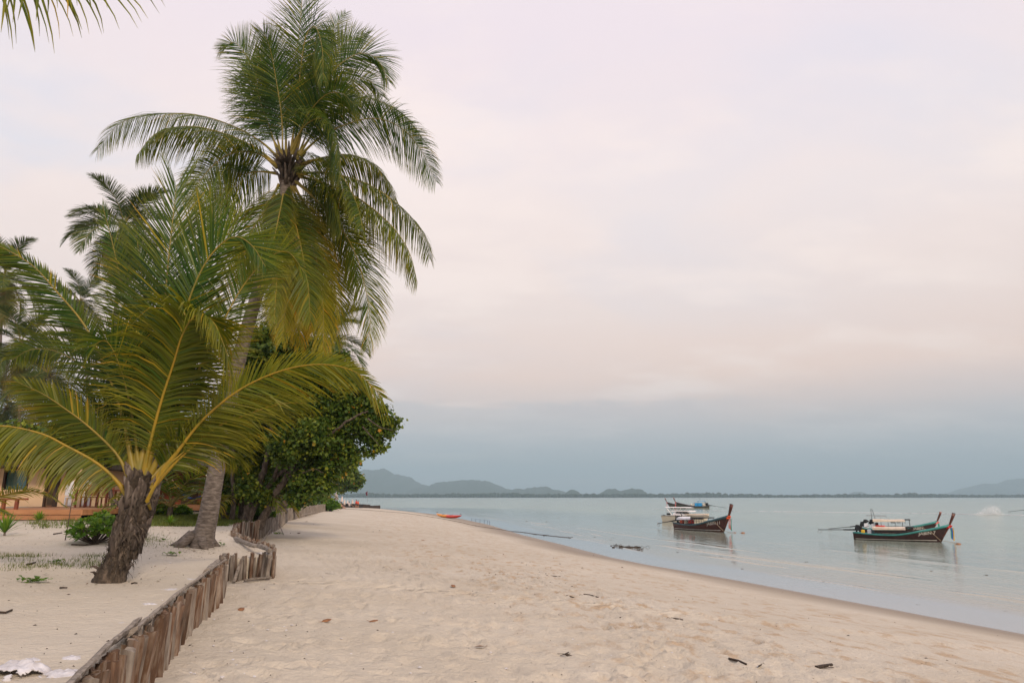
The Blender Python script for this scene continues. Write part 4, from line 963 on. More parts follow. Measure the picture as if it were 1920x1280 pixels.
vine('tiny green seedling on the sand above the fence corner', 442, 1003, 7, 4, 10, .07)
vine('yellow green tuft growing out of the fence foot', 520, 1001, 12, 5, 24, .09)
vine('sparse seedling on the sand left of the leaning palm', 306, 1015, 6, 6, 9, .06)
vine('pale green patch of runners between the young palm and the left edge', 104, 1056, 20, 7, 20, .05)

def grass():
    g = np.random.default_rng(17); V, F, C = [], [], []
    pts = []
    def region(n, x0, x1, y0, y1, keep=lambda x, y: True):
        c = 0
        while c < n:
            px, py = g.uniform(x0, x1), g.uniform(y0, y1)
            if not keep(px, py): c += .02; continue
            p = G(px, py, 90); pts.append((p.x, p.y, p.z)); c += 1
    region(1300, 280, 432, 966, 986); region(900, 430, 600, 958, 984, lambda x, y: y < 986 - (x - 430) * .155 - 3 and y > 961); region(150, 0, 190, 1040, 1066, lambda x, y: fbm(np.array([x * .05]), np.array([y * .12]), 5)[0] > .5); region(60, 60, 160, 975, 990); region(60, 240, 330, 1000, 1030, lambda x, y: fbm(np.array([x * .06]), np.array([y * .1]), 8)[0] > .55)
    for (x, y, z) in pts:
        nb = 14 if y > 20 else 11; sc = 1.0 if y > 20 else .42
        for k in range(nb):
            ox, oy = g.normal(0, .13 * (sc if y > 20 else 1.1), 2); px, py = x + ox, y + oy
            if px - float(np.interp(py, FY, FX)) > -.12: continue
            a = g.uniform(0, 6.28); l = g.uniform(.05, .17) * sc; w = .008 * (y / 18)
            dx, dy = math.cos(a), math.sin(a); b0 = len(V); ln = g.uniform(.2, 1.1)
            V += [(px - dy * w, py + dx * w, z - .02), (px + dy * w, py - dx * w, z - .02), (px + dx * l * ln, py + dy * l * ln, z + l)]
            F.append((b0, b0 + 1, b0 + 2)); r_ = g.uniform(.2, 1); C += [(r_, 0.25 if g.random() < .3 else 0, 0)] * 3
    o = link('grass', mesh_arr('grass', V, F, False, np.array(C)), M['grass']); o['kind'] = 'stuff'
M['grass'] = leafmat('grass_blade', (.03, .055, .01), (.07, .10, .015), (.16, .17, .03), (.28, .22, .08), trans=.3)
grass()
def litter():
    g = np.random.default_rng(23); V, F, C = [], [], []
    for i in range(2200):
        if i % 2: px, py = g.uniform(270, 600), g.uniform(958, 1000)
        elif i % 4: px, py = g.normal(372, 40), g.normal(1030, 8)
        else: px, py = g.uniform(0, 330), g.uniform(985, 1100)
        p = G(px, py, 90)
        if p.x - float(np.interp(p.y, FY, FX)) > -.1: continue
        a = g.uniform(0, 6.28); l = g.uniform(.012, .05) * (1 if p.y > 18 else .6); w = l * g.uniform(.15, .5); d = np.array([math.cos(a), math.sin(a), g.uniform(-.1, .3)]); e = np.array([-d[1], d[0], g.uniform(-.2, .4)]); q = np.array(p) + [0, 0, .012]
        b0 = len(V); V += [q - d * l, q + e * w, q + d * l, q - e * w]; F.append((b0, b0 + 1, b0 + 2, b0 + 3)); C += [(g.uniform(0, .5), g.uniform(.4, 1), 0)] * 4
    o = link('leaf_litter', mesh_arr('leaf_litter', V, F, False, np.array(C)), M['litter']); o['kind'] = 'stuff'
M['litter'] = leafmat('dead_leaf_litter', (.03, .03, .01), (.07, .06, .02), (.12, .11, .03), (.16, .085, .04), trans=.1)
litter()
# ================================================================== timber retaining fence
def path_walk(pts, step):
    pts = [Vector((p[0], p[1], 0)) for p in pts]; out = []; carry = 0
    for a, b in zip(pts[:-1], pts[1:]):
        L = (b - a).length; d = (b - a) / L; s = carry
        while s < L: out.append((a + d * s, d)); s += step * random.uniform(.86, 1.16)
        carry = s - L
    return out
def post_mesh(seed):
    rr = random.Random(seed); mb = MB(); n = 7; w = .046 * rr.uniform(.8, 1.25); dph = rr.uniform(0, 1)
    rings = []
    prof = [1 + rr.uniform(-.36, .30) for _ in range(n)]; flat = rr.uniform(.5, 1.0)
    for i, z in enumerate((-.15, .25, .7, 1.0)):
        bx, by = rr.uniform(-.006, .006), rr.uniform(-.006, .006)
        rings.append([(bx + math.cos(2 * math.pi * (k + dph) / n) * w * prof[k] * rr.uniform(.93, 1.07), by + math.sin(2 * math.pi * (k + dph) / n) * w * flat * prof[k] * rr.uniform(.93, 1.07), z + (rr.uniform(-.03, .04) if i == 3 else 0)) for k in range(n)])
    mb.v = [v for r in rings for v in r]
    for i in range(3):
        for k in range(n): mb.f.append((i * n + k, i * n + (k + 1) % n, (i + 1) * n + (k + 1) % n, (i + 1) * n + k))
    mb.f.append(tuple(range(3 * n, 4 * n)))
    me = bpy.data.meshes.new('post'); me.from_pydata(mb.v, [], mb.f); me.update(); me.materials.append(M['post']); return me
def fence():
    i0 = list(FY).index(4.6); i1 = list(FY).index(97)
    pts = [(-1.6, 2.0)] + [(FX[i], FY[i]) for i in range(i0, i1 + 1)]
    root = empty('timber_fence', (-2.7, 4.6, 0), 'low zigzag fence of weathered split posts holding back the sand along the beach', 'fence')
    meshes = [post_mesh(i) for i in range(14)]
    spots = path_walk(pts, .088); random.seed(12)
    far = MB(); cnt = 0
    for p, d in spots:
        nrm_ = Vector((d.y, -d.x, 0)); q = p + nrm_ * (.055 + random.uniform(-.012, .02))
        zf = float(np.interp(q.y, FZY, FZ)) + .02; ztop = float(np.interp(q.y, PZY, PZ)) + random.uniform(.0, .07) + (.03 if q.y > 12 else 0)
        h = (ztop - zf)
        if random.random() < .14: h *= random.uniform(.72, .93)
        if q.y > 45 and random.random() < .3: continue
        tilt = Euler((random.gauss(0, .045), random.gauss(0, .065), random.uniform(0, 6.28)))
        if cnt < 300 and p.y > 3.6:
            o = bpy.data.objects.new('post', meshes[random.randrange(14)]); COL.objects.link(o); o.parent = root
            o.location = q - root.location + Vector((0, 0, zf)); o.rotation_euler = tilt; o.scale = (random.uniform(.85, 1.2), random.uniform(.85, 1.2), h); cnt += 1
        else:
            w = random.uniform(.07, .11) * (1.3 if q.y > 45 else 1)
            far.box(q + Vector((0, 0, zf + h / 2 - .1)), (w, w, h + .2), tilt.to_matrix(), jit=.012)
    o = far.build('far_post', M['post'], root, origin=root.location); o['kind'] = 'stuff'
    def rail(pxs, z, w, t, name='top_rail', mat='drift', roll=0.0, dz=0.0, jit=.14):
        P = [ONZ(x, y, z) for x, y in pxs]; Pc, L = catmull([np.array(p) for p in P], 5)
        mb = MB(); mb.tube([Vector(p) + Vector((0, 0, random.uniform(-.008, .008))) for p in Pc], [w * random.uniform(.88, 1.1) for _ in Pc], 8, flat=t / w, jit=jit)
        return mb.build(name, M[mat], root, False, origin=root.location)
    rail([(112, 1300), (150, 1262), (200, 1212), (238, 1182), (254, 1168)], .56, .066, .024, jit=.18)
    rail([(246, 1186), (290, 1149), (335, 1111), (385, 1075), (420, 1052)], .565, .060, .022, jit=.18)
    rail([(506, 1031), (490, 1024), (474, 1022), (458, 1016), (441, 1009)], .60, .05, .04, jit=.25)
    rail([(506, 1043), (507, 1037), (503, 1030)], .50, .04, .035)
    rail([(388, 1074), (398, 1064), (406, 1056)], .54, .07, .06)
    def plank(label, a, b, r, za=0.05, zb=.05, n=6, group=None):
        p = G(*a); q = G(*b); p.z += za; q.z += zb; rt = (p + q) / 2
        o_ = MB().tube([p, p.lerp(q, .35) + Vector((0, 0, .01)), p.lerp(q, .7), q], [r, r * 1.1, r, r * .7], n, flat=.6, jit=.12).build('driftwood_plank', M['drift'], None, origin=rt)
        o_.location = rt; props(o_, label, 'plank', group)
    plank('grey board lying against the foot of the nearest fence posts', (246, 1288), (283, 1258), .045)
    plank('driftwood log lying along the foot of the fence corner facing the camera', (458, 1093), (508, 1087), .035)
    plank('short pale board leaning on the left of the corner fence posts', (438, 1093), (452, 1086), .035, .02, .14)
    plank('pale crooked log leaning on the fence beyond the corner', (489, 1022), (507, 1001), .05, .08, .22)
    plank('pale bent branch hanging on the distant fence stretch', (566, 972), (590, 966), .06, .25, .3)
    plank('thin stick leaning on the fence where it bends out', (521, 988), (532, 1003), .02, .2, .02)
    plank('bleached branch lying on the sand before the shrub at the fence end', (620, 954), (632, 955), .07)
    # the timber wall round the point in the distance
    w = empty('timber_sea_wall', (-38, 150, -.6), 'dark timber wall round the sandy point below the beach bar', 'wall')
    mb = MB(); pl = path_walk([(-36.3, 143), (-37.5, 150), (-40.6, 200), (-43.5, 206.5), (-52, 212)], .32); n = 0; random.seed(5); big = []
    for p, d in pl:
        q = p + Vector((d.y, -d.x, 0)) * .14; zf = float(np.interp(q.y, FZY, FZ)); zt = float(np.interp(q.y, PZY, PZ)) + random.uniform(.02, .2)
        mb.box((q.x, q.y, (zf + zt) / 2 - .2), (random.uniform(.24, .32), random.uniform(.22, .3), zt - zf + .4), Euler((random.gauss(0, .02), random.gauss(0, .02), random.uniform(0, 3))).to_matrix())
    o = mb.build('timber_pile', M['farwall'], w, origin=w.location); o['kind'] = 'stuff'
    mb = MB(); mb.box((-39, 172, -.42), (.2, 50, .14), Euler((-.02, 0, R(3.4))).to_matrix()); mb.build('top_beam', M['farwall'], w, origin=w.location)
    # groyne running down to the water
    w2 = empty('timber_groyne', (-40, 196, -1.6), 'dark timber groyne end running from the wall down towards the water', 'wall')
    mb = MB(); a = ONZ(694, 953.2, -1.75); b = ONZ(712, 953.9, -1.95)
    for i in range(22):
        p = a.lerp(b, i / 21); mb.box((p.x, p.y, -1.4), (.26, .26, random.uniform(.9, 1.05)))
    mb.build('timber_pile', M['farwall'], w2, origin=w2.location)['kind'] = 'stuff'
    mb = MB(); mb.tube([a + Vector((0, -.2, .72)), b + Vector((0, -.2, .72))], .1, 5); mb.build('top_beam', M['farwall'], w2, origin=w2.location)
fence()

# ================================================================== torn white sandbags
M['bag'] = nmat('white_woven_bag', (.42, .39, .39), (.68, .66, .69), 12, .8, .35, detail=4)
def bag(label, px, py, wpx, hpx, seed, lump=.35, group='torn white sandbags on the sand'):
    b_ = G(px, py); k = b_.y / FPX; w = wpx * k; h = w * .62 * (hpx / wpx) * 3.0; rr = random.Random(seed); rz = rr.uniform(-.7, .7)
    n = 24; V = []
    for j in range(n + 1):
        for i in range(n + 1):
            u, v = i / n * 2 - 1, j / n * 2 - 1
            edge = 1 + .16 * (float(vnoise(np.array([math.atan2(v, u) * 2.2 + 9]), np.array([seed * 3.7]), seed)[0]) - .5) * 2
            x, y = u * w / 2 * edge * math.sqrt(1 - v * v * .45), v * h / 2 * edge * math.sqrt(1 - u * u * .45)
            X, Y = x * math.cos(rz) - y * math.sin(rz), x * math.sin(rz) + y * math.cos(rz)
            q = max(0, 1 - (u * u + v * v) * .62)
            z = float(height(np.array([b_.x + X]), np.array([b_.y + Y]))[0]) - b_.z
            fold2 = abs(float(fbm(np.array([u * 5 + seed * 2.0]), np.array([v * 5 + 3.0]), seed + 3, 3)[0]) - .5) * 4; fold = abs(float(fbm(np.array([u * 2.2 + seed]), np.array([v * 2.2]), seed, 4)[0]) - .5) * 2
            V.append((X, Y, z - .018 + w * lump * .42 * q ** .6 * (.7 + fold * .7) + .012 * w * (fold2 - .3)))
    idx = np.arange((n + 1) ** 2).reshape(n + 1, n + 1)
    F = np.stack([idx[:-1, :-1], idx[:-1, 1:], idx[1:, 1:], idx[1:, :-1]], -1).reshape(-1, 4)
    g = np.random.default_rng(seed)
    c = np.array(V)[F].mean(1); keep = (vnoise(c[:, 0] / w * 8 + seed, c[:, 1] / h * 8, seed + 5) > .35) | (np.hypot(c[:, 0] / w, c[:, 1] / h) < .36)
    o = link('sandbag', mesh_arr('sandbag', V, F[keep]), M['bag']); o.location = b_
    so = o.modifiers.new('thick', 'SOLIDIFY'); so.thickness = .006
    props(o, label, 'sandbag', group)
bag('largest white sandbag lying crumpled at the bottom left corner', 34, 1262, 116, 46, 1, .5)
bag('white woven sandbag beside the nearest fence board in the bottom left', 112, 1262, 62, 36, 2, .4)
bag('small white flap of a buried bag above the two big ones', 58, 1236, 46, 12, 3)
bag('curved white strip of torn bag near the driftwood rail', 135, 1232, 46, 14, 4)
bag('white scrap of bag tucked beside the lower rail', 176, 1222, 20, 12, 5)
bag('white bag scrap beside the joint of the two fence rails', 228, 1168, 30, 14, 6)
bag('buried bag edge along the middle of the upper rail', 282, 1132, 34, 10, 7)
bag('torn white shreds of a bag left of the upper fence rail', 318, 1104, 34, 17, 8, .25)
bag('faint pale shreds of buried bag farther up beside the fence', 358, 1085, 36, 12, 9, .2)
bag('small white scrap at the fence corner by the tall posts', 405, 1061, 18, 7, 10, .2)
bag('white bag draped on the outer fence corner', 494, 1037, 22, 9, 11, .3)
bag('pale bag on top of the fence where it recedes', 504, 973, 20, 5, 12, .4)
bag('pale bag resting along the fence top behind the stems', 494, 980, 20, 5, 13, .4)
bag('small white scrap lying alone on the sand near the posts', 170, 1186, 8, 3, 14, .2)

# ================================================================== longtail boats and others
def paint(name, c, rough=.45, v=.25): return nmat(name, tuple(x * (1 - v) for x in c), tuple(min(1, x * (1 + v)) for x in c), 3, rough, .08, detail=4)
M['hull'] = paint('dark_red_brown_hull', (.034, .010, .009), .5, .45); M['hull_red'] = paint('oiled_red_hull', (.065, .013, .009), .45, .4)
M['hull_green'] = paint('weathered_hull', (.05, .05, .03), .6, .4)
M['teal'] = paint('teal_paint', (.05, .24, .22)); M['bluegrey'] = paint('blue_grey_paint', (.05, .10, .12)); M['whiteline'] = paint('white_stripe', (.7, .66, .6))
M['prow'] = paint('varnished_prow', (.085, .022, .012), .35, .5); M['tarp'] = paint('cream_tarpaulin', (.66, .54, .43), .7, .12); M['tarp_w'] = paint('white_tarpaulin', (.72, .70, .74), .6, .1)
M['dark'] = paint('dark_metal', (.02, .02, .022), .4, .5); M['black'] = paint('black_rubber', (.012, .012, .012), .7, .3); M['steel'] = paint('bare_steel', (.25, .25, .26), .35)
M['orange'] = paint('orange_cloth', (.75, .10, .02), .6); M['red'] = paint('red_cloth', (.62, .03, .02), .6); M['yellow'] = paint('yellow_cloth', (.7, .42, .03), .6); M['blue'] = paint('blue_cloth', (.03, .12, .5), .6)
M['cyan'] = paint('blue_tarpaulin', (.02, .27, .58), .5); M['pink'] = paint('pink_cloth', (.7, .2, .18), .6); M['cream'] = paint('cream_gelcoat', (.72, .62, .50), .3, .06); M['white'] = paint('white_gelcoat', (.80, .76, .76), .3, .05)
M['glass'] = paint('dark_window', (.02, .022, .025), .1); M['rope'] = paint('rope', (.42, .32, .22), .9); M['deck'] = nmat('boat_deck', (.10, .06, .035), (.22, .15, .09), 5, .7, .2); M['green_c'] = paint('green_cloth', (.03, .35, .2), .6)
M['letter'] = paint('white_lettering', (.55, .50, .44), .5, .2)
HL = 8.6
def hb(u): return (.42 + .42 * math.sin(math.pi / 2 * min(1, u / .45))) if u < .45 else .84 * max(0, 1 - ((u - .45) / .55) ** 2.1)
def zs(u): return .70 - .16 * math.sin(math.pi * min(1, u / .7)) + .88 * max(0, (u - .42) / .58) ** 1.7
def hull_pt(u, v, side):
    y = hb(u) * (.05 + .95 * (1 - (1 - v) ** 2.0) ** .7); z = -.3 + (zs(u) + .3) * v ** 1.15
    return Vector((u * (7.55 + 1.05 * v), side * y, z))
def hull_y(x, z):
    u = x / 8.2
    for _ in range(5):
        v = max(0.01, min(1, (z + .3) / (zs(u) + .3))) ** (1 / 1.15); u = min(1, x / (7.55 + 1.05 * v))
    return hull_pt(u, v, 1).y
def lettering(root, text, x0, z0, h, slope, proud=.015):
    cu = bpy.data.curves.new('lettering', 'FONT'); cu.body = text; cu.size = h * 1.4; cu.extrude = 0; cu.resolution_u = 2; cu.offset = .012 * h
    tmp = bpy.data.objects.new('tmp', cu); COL.objects.link(tmp)
    dg = bpy.context.evaluated_depsgraph_get(); me = bpy.data.meshes.new_from_object(tmp.evaluated_get(dg)); bpy.data.objects.remove(tmp)
    me.name = 'lettering'; w = max(v.co.x for v in me.vertices)
    for v in me.vertices:
        x = x0 + v.co.x + v.co.y * .15; z = z0 + v.co.y + v.co.x * slope
        v.co = Vector((x, -hull_y(x, z) - proud, z))
    me.materials.clear(); me.materials.append(M['letter'])
    o = bpy.data.objects.new('lettering', me); COL.objects.link(o); o.parent = root; return o
def longtail(label, stern, bow, hullm='hull', rim='teal', text=None, small=None, tarp='tarp', canopy=(1.95, 4.9, 5.5), shaft=(-3.5, .35), ribbons=('teal', 'blue', 'yellow'), knot='red', rig=False, goods=(), ctop=1.32, group='moored longtail boats', box=None, z0=WATER, mirror=False, rope=True, length=None, name='longtail_boat'):
    d = (bow - stern); d.z = 0; sc = (length or d.length) / 7.7; rz = math.atan2(d.y, d.x)
    root = empty(name, (stern.x, stern.y, z0), label, 'boat', group, rz); root.scale = (sc, sc, sc)
    h = MB()
    for s in (-1, 1):
        for inner in (0, 1): h.grid(lambda u, v, s=s, i=inner: hull_pt(u, v, s) - Vector((0, s * .05 * i if hb(u) > .1 else 0, 0)), 22, 7)
    # transom and bottom
    for v in range(7):
        a, b = hull_pt(0, v / 7, -1), hull_pt(0, v / 7, 1); c, e = hull_pt(0, (v + 1) / 7, 1), hull_pt(0, (v + 1) / 7, -1); h.add([a, b, c, e], [(0, 1, 2, 3)])
    h.build('hull', M[hullm], root, True)
    for s in (-1, 1):
        g_ = MB().tube([hull_pt(u / 20, 1, s) + Vector((0, s * .02, .01)) for u in range(21)], [.062 + .05 * (u / 20) ** 3 for u in range(21)], 6, flat=1.4); g_.build('gunwale', M[rim], root, True)
        MB().grid(lambda u, v, s=s: Vector(((P := hull_pt(.02 + .97 * u, .50 + .0 * v, s)).x, P.y + s * .012, .10 + .09 * u + v * (.035 + .03 * u))) if False else (lambda x, z: Vector((x, s * (hull_y(x, z) + .012), z)))((.2 + 7.2 * u), .07 + .06 * u + v * .05), 24, 1).build('waterline_stripe', M['whiteline'], root)
    MB().grid(lambda u, v: Vector((.2 + u * 6.9, (v * 2 - 1) * (hull_y(.2 + u * 6.9, .28) - .07), .26 + .35 * max(0, u - .6))), 14, 2).build('deck', M['deck'], root)
    for x in (1.4, 2.6, 3.8, 5.6, 6.6): MB().box((x, 0, zs(x / 8.2) - .12), (.22, 2 * hull_y(x, zs(x / 8.2) - .12) - .1, .04)).build('thwart', M['deck'], root)
    # fore deck
    MB().grid(lambda u, v: Vector((6.9 + u * 1.55, (v * 2 - 1) * hb((6.9 + u * 1.55) / 8.6) * .9, zs((6.9 + u * 1.55) / 8.6) - .03)), 6, 2).build('foredeck', M['deck'], root)
    # prow
    pr = [(7.5, -.28, .06), (8.0, .55, .08), (8.5, 1.38, .10), (8.72, 1.85, .12), (8.95, 2.35, .165), (9.10, 2.72, .185)]
    m = MB(); m.tube([Vector((x, 0, z)) for x, z, r in pr], [r for x, z, r in pr], 8, flat=.42); 
    m.build('prow_post', M['prow'], root, True)
    if rim: MB().tube([Vector((9.105, 0, 2.735)), Vector((9.12, 0, 2.775))], [.188, .17], 8, flat=.42).build('prow_cap', M['pink'] if knot == 'pink' else M['hull'], root, True)
    k = MB()
    for q in range(4): 
        c = Vector((8.50 + .045 * q, 0, 1.36 + .08 * q)); k.tube([c + Vector((.17 * math.cos(a) * 1.05, .11 * math.sin(a), .05 * math.cos(a + q))) for a in [j * 2 * math.pi / 10 for j in range(11)]], .055, 5)
    k.blob((8.52, -.12, 1.42), .10, jit=.2); k.build('garland', M[knot], root, True)
    for i, rb_ in enumerate(ribbons):
        x = 8.62 + .09 * i; mb = MB(); y = -.10 + .06 * i; ln = 1.0 + .1 * ((i * 7) % 3)
        mb.grid(lambda u, v, x=x, y=y, ln=ln: Vector((x + .10 * u + .02 * math.sin(v * 5), y + .02 * math.sin(v * 7 + u), 1.38 - v * ln)), 2, 8); mb.build('ribbon', M[rb_], root, True)
    if canopy:
        a, b, c = canopy; zt = ctop
        mb = MB(); mb.grid(lambda u, v: Vector((a + (b - a) * u, (v * 2 - 1) * .88, zt - .12 * abs(v * 2 - 1) ** 3 + .05 * math.sin(u * 9) * .3 + .04)), 12, 10)
        mb.grid(lambda u, v: Vector((a + (b - a) * u, (v * 2 - 1) * .86, zt - .12 * abs(v * 2 - 1) ** 3 + .02 + .05 * math.sin(u * 9) * .3)), 12, 10); mb.build('canopy', M[tarp], root, True)
        for s in (-1, 1): MB().grid(lambda u, v, s=s: Vector((a + (b - a) * u, s * (.885 + .02 * v), zt - .08 - v * .20 * (1 - .3 * u))), 10, 2).build('canopy_valance', M[tarp], root)
        MB().box(((b + c) / 2, 0, zt + .02), (c - b, 1.7, .10)).build('canopy_front', M['black'], root)
        for s in (-1, 1):
            for i in range(6):
                x = a + .1 + (c - a - .2) * i / 5; y = hb(x / 8.4) * s * .97
                MB().tube([(x, y, zs(x / 8.4) - .05), (x, s * .84, zt - .05)], .022, 5).build('canopy_post', M['dark'], root)
            MB().tube([(a, s * .86, .98), (c, s * .86, .98)], .016, 5).build('rail', M['dark'], root)
    # engine on its swivel, long shaft and propeller guard
    e = empty('engine', (0, 0, 0)); e.parent = root
    MB().box((.55, 0, 1.10), (.62, .42, .42)).box((.45, .0, 1.38), (.3, .3, .2)).build('engine_block', M['dark'], e, bevel=.04)
    MB().tube([(.75, .1, 1.25), (.95, .15, 1.55), (.7, .15, 1.66)], .05, 6).build('exhaust', M['black'], e)
    MB().tube([(.85, 0, 1.15), (1.5, -.1, 1.35)], .03, 5).build('tiller', M['dark'], e)
    MB().tube([(.3, 0, .62), (.3, 0, 1.0)], .09, 6).build('swivel', M['black'], e)
    MB().blob((.72, -.22, 1.28), .14, jit=.2).blob((.4, .2, 1.2), .13, jit=.2).tube([(.2, -.2, 1.0), (.35, -.25, 1.5)], .04, 5).build('fuel_tank', M['black'], e, True)
    sx, dz = shaft; s0 = Vector((.35, 0, .98)); s1 = Vector((sx, 0, .98 - dz))
    MB().tube([s0, s0.lerp(s1, .35)], [.085, .065], 7).build('shaft_housing', M['black'], root, True)
    MB().tube([s0.lerp(s1, .3), s1], [.045, .035], 6).build('propeller_shaft', M['dark'], root, True)
    gd = MB()
    gd.tube([s1 + Vector((.35, 0, 0)), s1 + Vector((.2, 0, -.30)), s1 + Vector((-.08, 0, -.34)), s1 + Vector((-.14, 0, -.1))], .022, 5)
    for q in range(3):
        a = q * 2.09; gd.box(s1 + Vector((-.02, math.cos(a) * .1, math.sin(a) * .1)), (.03, .09, .16), Euler((a, 0, .4)).to_matrix())
    gd.build('propeller', M['steel'], root)
    for (x, y, z, sx_, sy_, sz_, mm, nm) in goods: MB().box((x, y, z), (sx_, sy_, sz_), taper=.9).build(nm, M[mm], root, bevel=.04)
    if rig:
        MB().tube([(1.6, .3, .6), (1.6, .3, 3.0)], .03, 5).tube([(2.1, .3, 1.2), (1.75, .3, 3.0)], .025, 5).tube([(1.6, .3, 3.0), (1.75, .3, 3.0)], .025, 5).build('mast', M['dark'], root)
        MB().tube([(1.0, -.5, 2.25), (3.2, -.5, 2.22)], .03, 5).tube([(1.0, .6, 2.25), (3.2, .6, 2.22)], .03, 5).tube([(3.2, -.5, 2.2), (3.9, -.6, 1.4)], .02, 4).tube([(2.6, -.5, 2.2), (2.6, -.5, 1.3)], .02, 4).build('roof_rack', M['steel'], root)
        for x in (4.9, 5.4): MB().tube([(x - .25, -.5, 1.3), (x - .1, -.5, 1.75), (x + .2, -.5, 1.75), (x + .35, -.5, 1.3)], .02, 4).build('handrail', M['steel'], root)
        MB().blob((.9, -.3, 1.55), .35, 1, .8, .6, jit=.25).blob((1.5, .1, 1.45), .28, jit=.3).build('bundled_gear', M['black'], root, True)
        MB().box((3.9, 0, 1.42), (.5, .5, .1)).box((4.5, .2, 1.42), (.4, .4, .08)).build('life_jacket', M['black'], root)
    if box:
        MB().box((2.7, 0, 1.0), (1.7, 1.3, .9), jit=.03).build('cabin', M['cyan'], root, bevel=.03)
        MB().box((1.9, 0, 1.95), (1.9, 1.6, .08)).build('awning', M['cyan'], root)
        for x in (1.05, 2.75):
            for y in (-.7, .7): MB().tube([(x, y, .6), (x, y, 1.95)], .03, 4).build('awning_post', M['dark'], root)
        MB().box((1.2, 0, 1.0), (.5, .9, .7)).build('ice_box', M['cream'], root); MB().blob((.6, 0, 1.1), .35, jit=.2).build('net_bundle', M['black'], root, True)
        MB().box((3.9, 0, 1.0), (.5, .8, .4)).blob((4.6, 0, 1.0), .25, jit=.2).build('fish_basket', M['cream'], root)
        MB().box((3.25, -.66, 1.0), (.25, .03, .5)).box((2.6, -.66, 1.1), (.4, .03, .3)).build('opening_shade', M['dark'], root)  # dark slabs stand in for the shade within the cabin openings
        MB().tube([(2.3, .2, 1.9), (2.3, .2, 4.1)], .02, 4).build('mast', M['dark'], root)
    if text: lettering(root, text, 5.95, .62, .31, .10)
    if small: lettering(root, small, 6.05, 1.04, .13, .12)
    if rope:
        m = MB(); m.tube([(6.9, -hull_y(6.9, 1.15) - .03, 1.12), (7.3, -hull_y(7.3, .6) - .03, .62), (7.72, -.06, .12)], .022, 5); m.build('bow_rope', M['rope'], root)
        m = MB(); m.tube([(7.8, -.05, .15), (8.6, -.1, .02), (9.6, -.3, -.03)], .02, 4); m.build('mooring_line', M['rope'], root)
    return root
goodsA = [(.95, -.35, .80, .35, .3, .4, 'yellow', 'fuel_can'), (1.55, -.3, .82, .38, .35, .45, 'tarp_w', 'cool_box'), (1.9, -.3, .80, .22, .3, .5, 'bluegrey', 'life_jacket'), (2.6, -.3, 1.42, .9, .5, .09, 'red', 'folded_mat')]
longtail('longtail boat with turquoise rim nearest to the beach, number 7 on its bow', WAT(1602, 1010.5), WAT(1764, 1015.8), text='JABIN 7', small='LANTA', goods=goodsA, ribbons=('teal', 'blue', 'yellow'), shaft=(-3.4, .10))
longtail('longtail boat moored behind the one numbered 7, with a mast and raised rails', WAT(1611, 1000), WAT(1744, 1003), text='JABIN', goods=[(.9, -.3, 1.0, .5, .4, .6, 'tarp_w', 'cool_box'), (1.7, -.3, .95, .5, .4, .6, 'tarp_w', 'cloth_bundle'), (2.1, -.3, 1.1, .4, .4, .6, 'hull', 'life_jacket')], rig=True, ctop=1.78, ribbons=('green_c', 'teal'), knot='pink', shaft=(-3.4, .45), canopy=(1.7, 5.2, 5.8))
longtail('longtail boat with grey rim and orange prow ribbons, number 11 on its bow', WAT(1268, 991), WAT(1357, 997), hullm='hull_red', rim='bluegrey', text='JABIN 11', goods=[(1.5, -.3, .9, .5, .35, .45, 'orange', 'life_jacket'), (3.0, -.3, .9, .7, .35, .4, 'red', 'life_jacket'), (2.2, -.3, .85, .5, .3, .4, 'cream', 'cool_box')], tarp='tarp_w', canopy=(1.3, 3.6, 5.4), ribbons=('orange', 'orange', 'green_c'), knot='orange', shaft=(-3.3, .50))
longtail('small fishing longtail far out with a bright blue cabin cover', WAT(1330, 953.2), WAT(1274, 952.8), hullm='hull_green', rim='hull', canopy=None, box=True, ribbons=('pink', 'red'), knot='pink', shaft=(-4.2, .75), rope=False, group=None)
longtail('second fishing longtail hidden behind the one with the blue cover, only its prow showing', WAT(1322, 952.6) + Vector((-1.5, 3.2, 0)), WAT(1267.5, 952.3) + Vector((-1.2, 3.2, 0)), hullm='hull_green', rim='hull', canopy=None, ribbons=('pink',), knot='pink', rope=False, group=None)
longtail('longtail boat speeding out of the picture at the right edge, only its shaft visible', WAT(1930, 963.2), WAT(2040, 965), canopy=(1.9, 4.9, 5.5), ribbons=('red',), shaft=(-3.6, .55), rope=False, group=None, length=8.5)

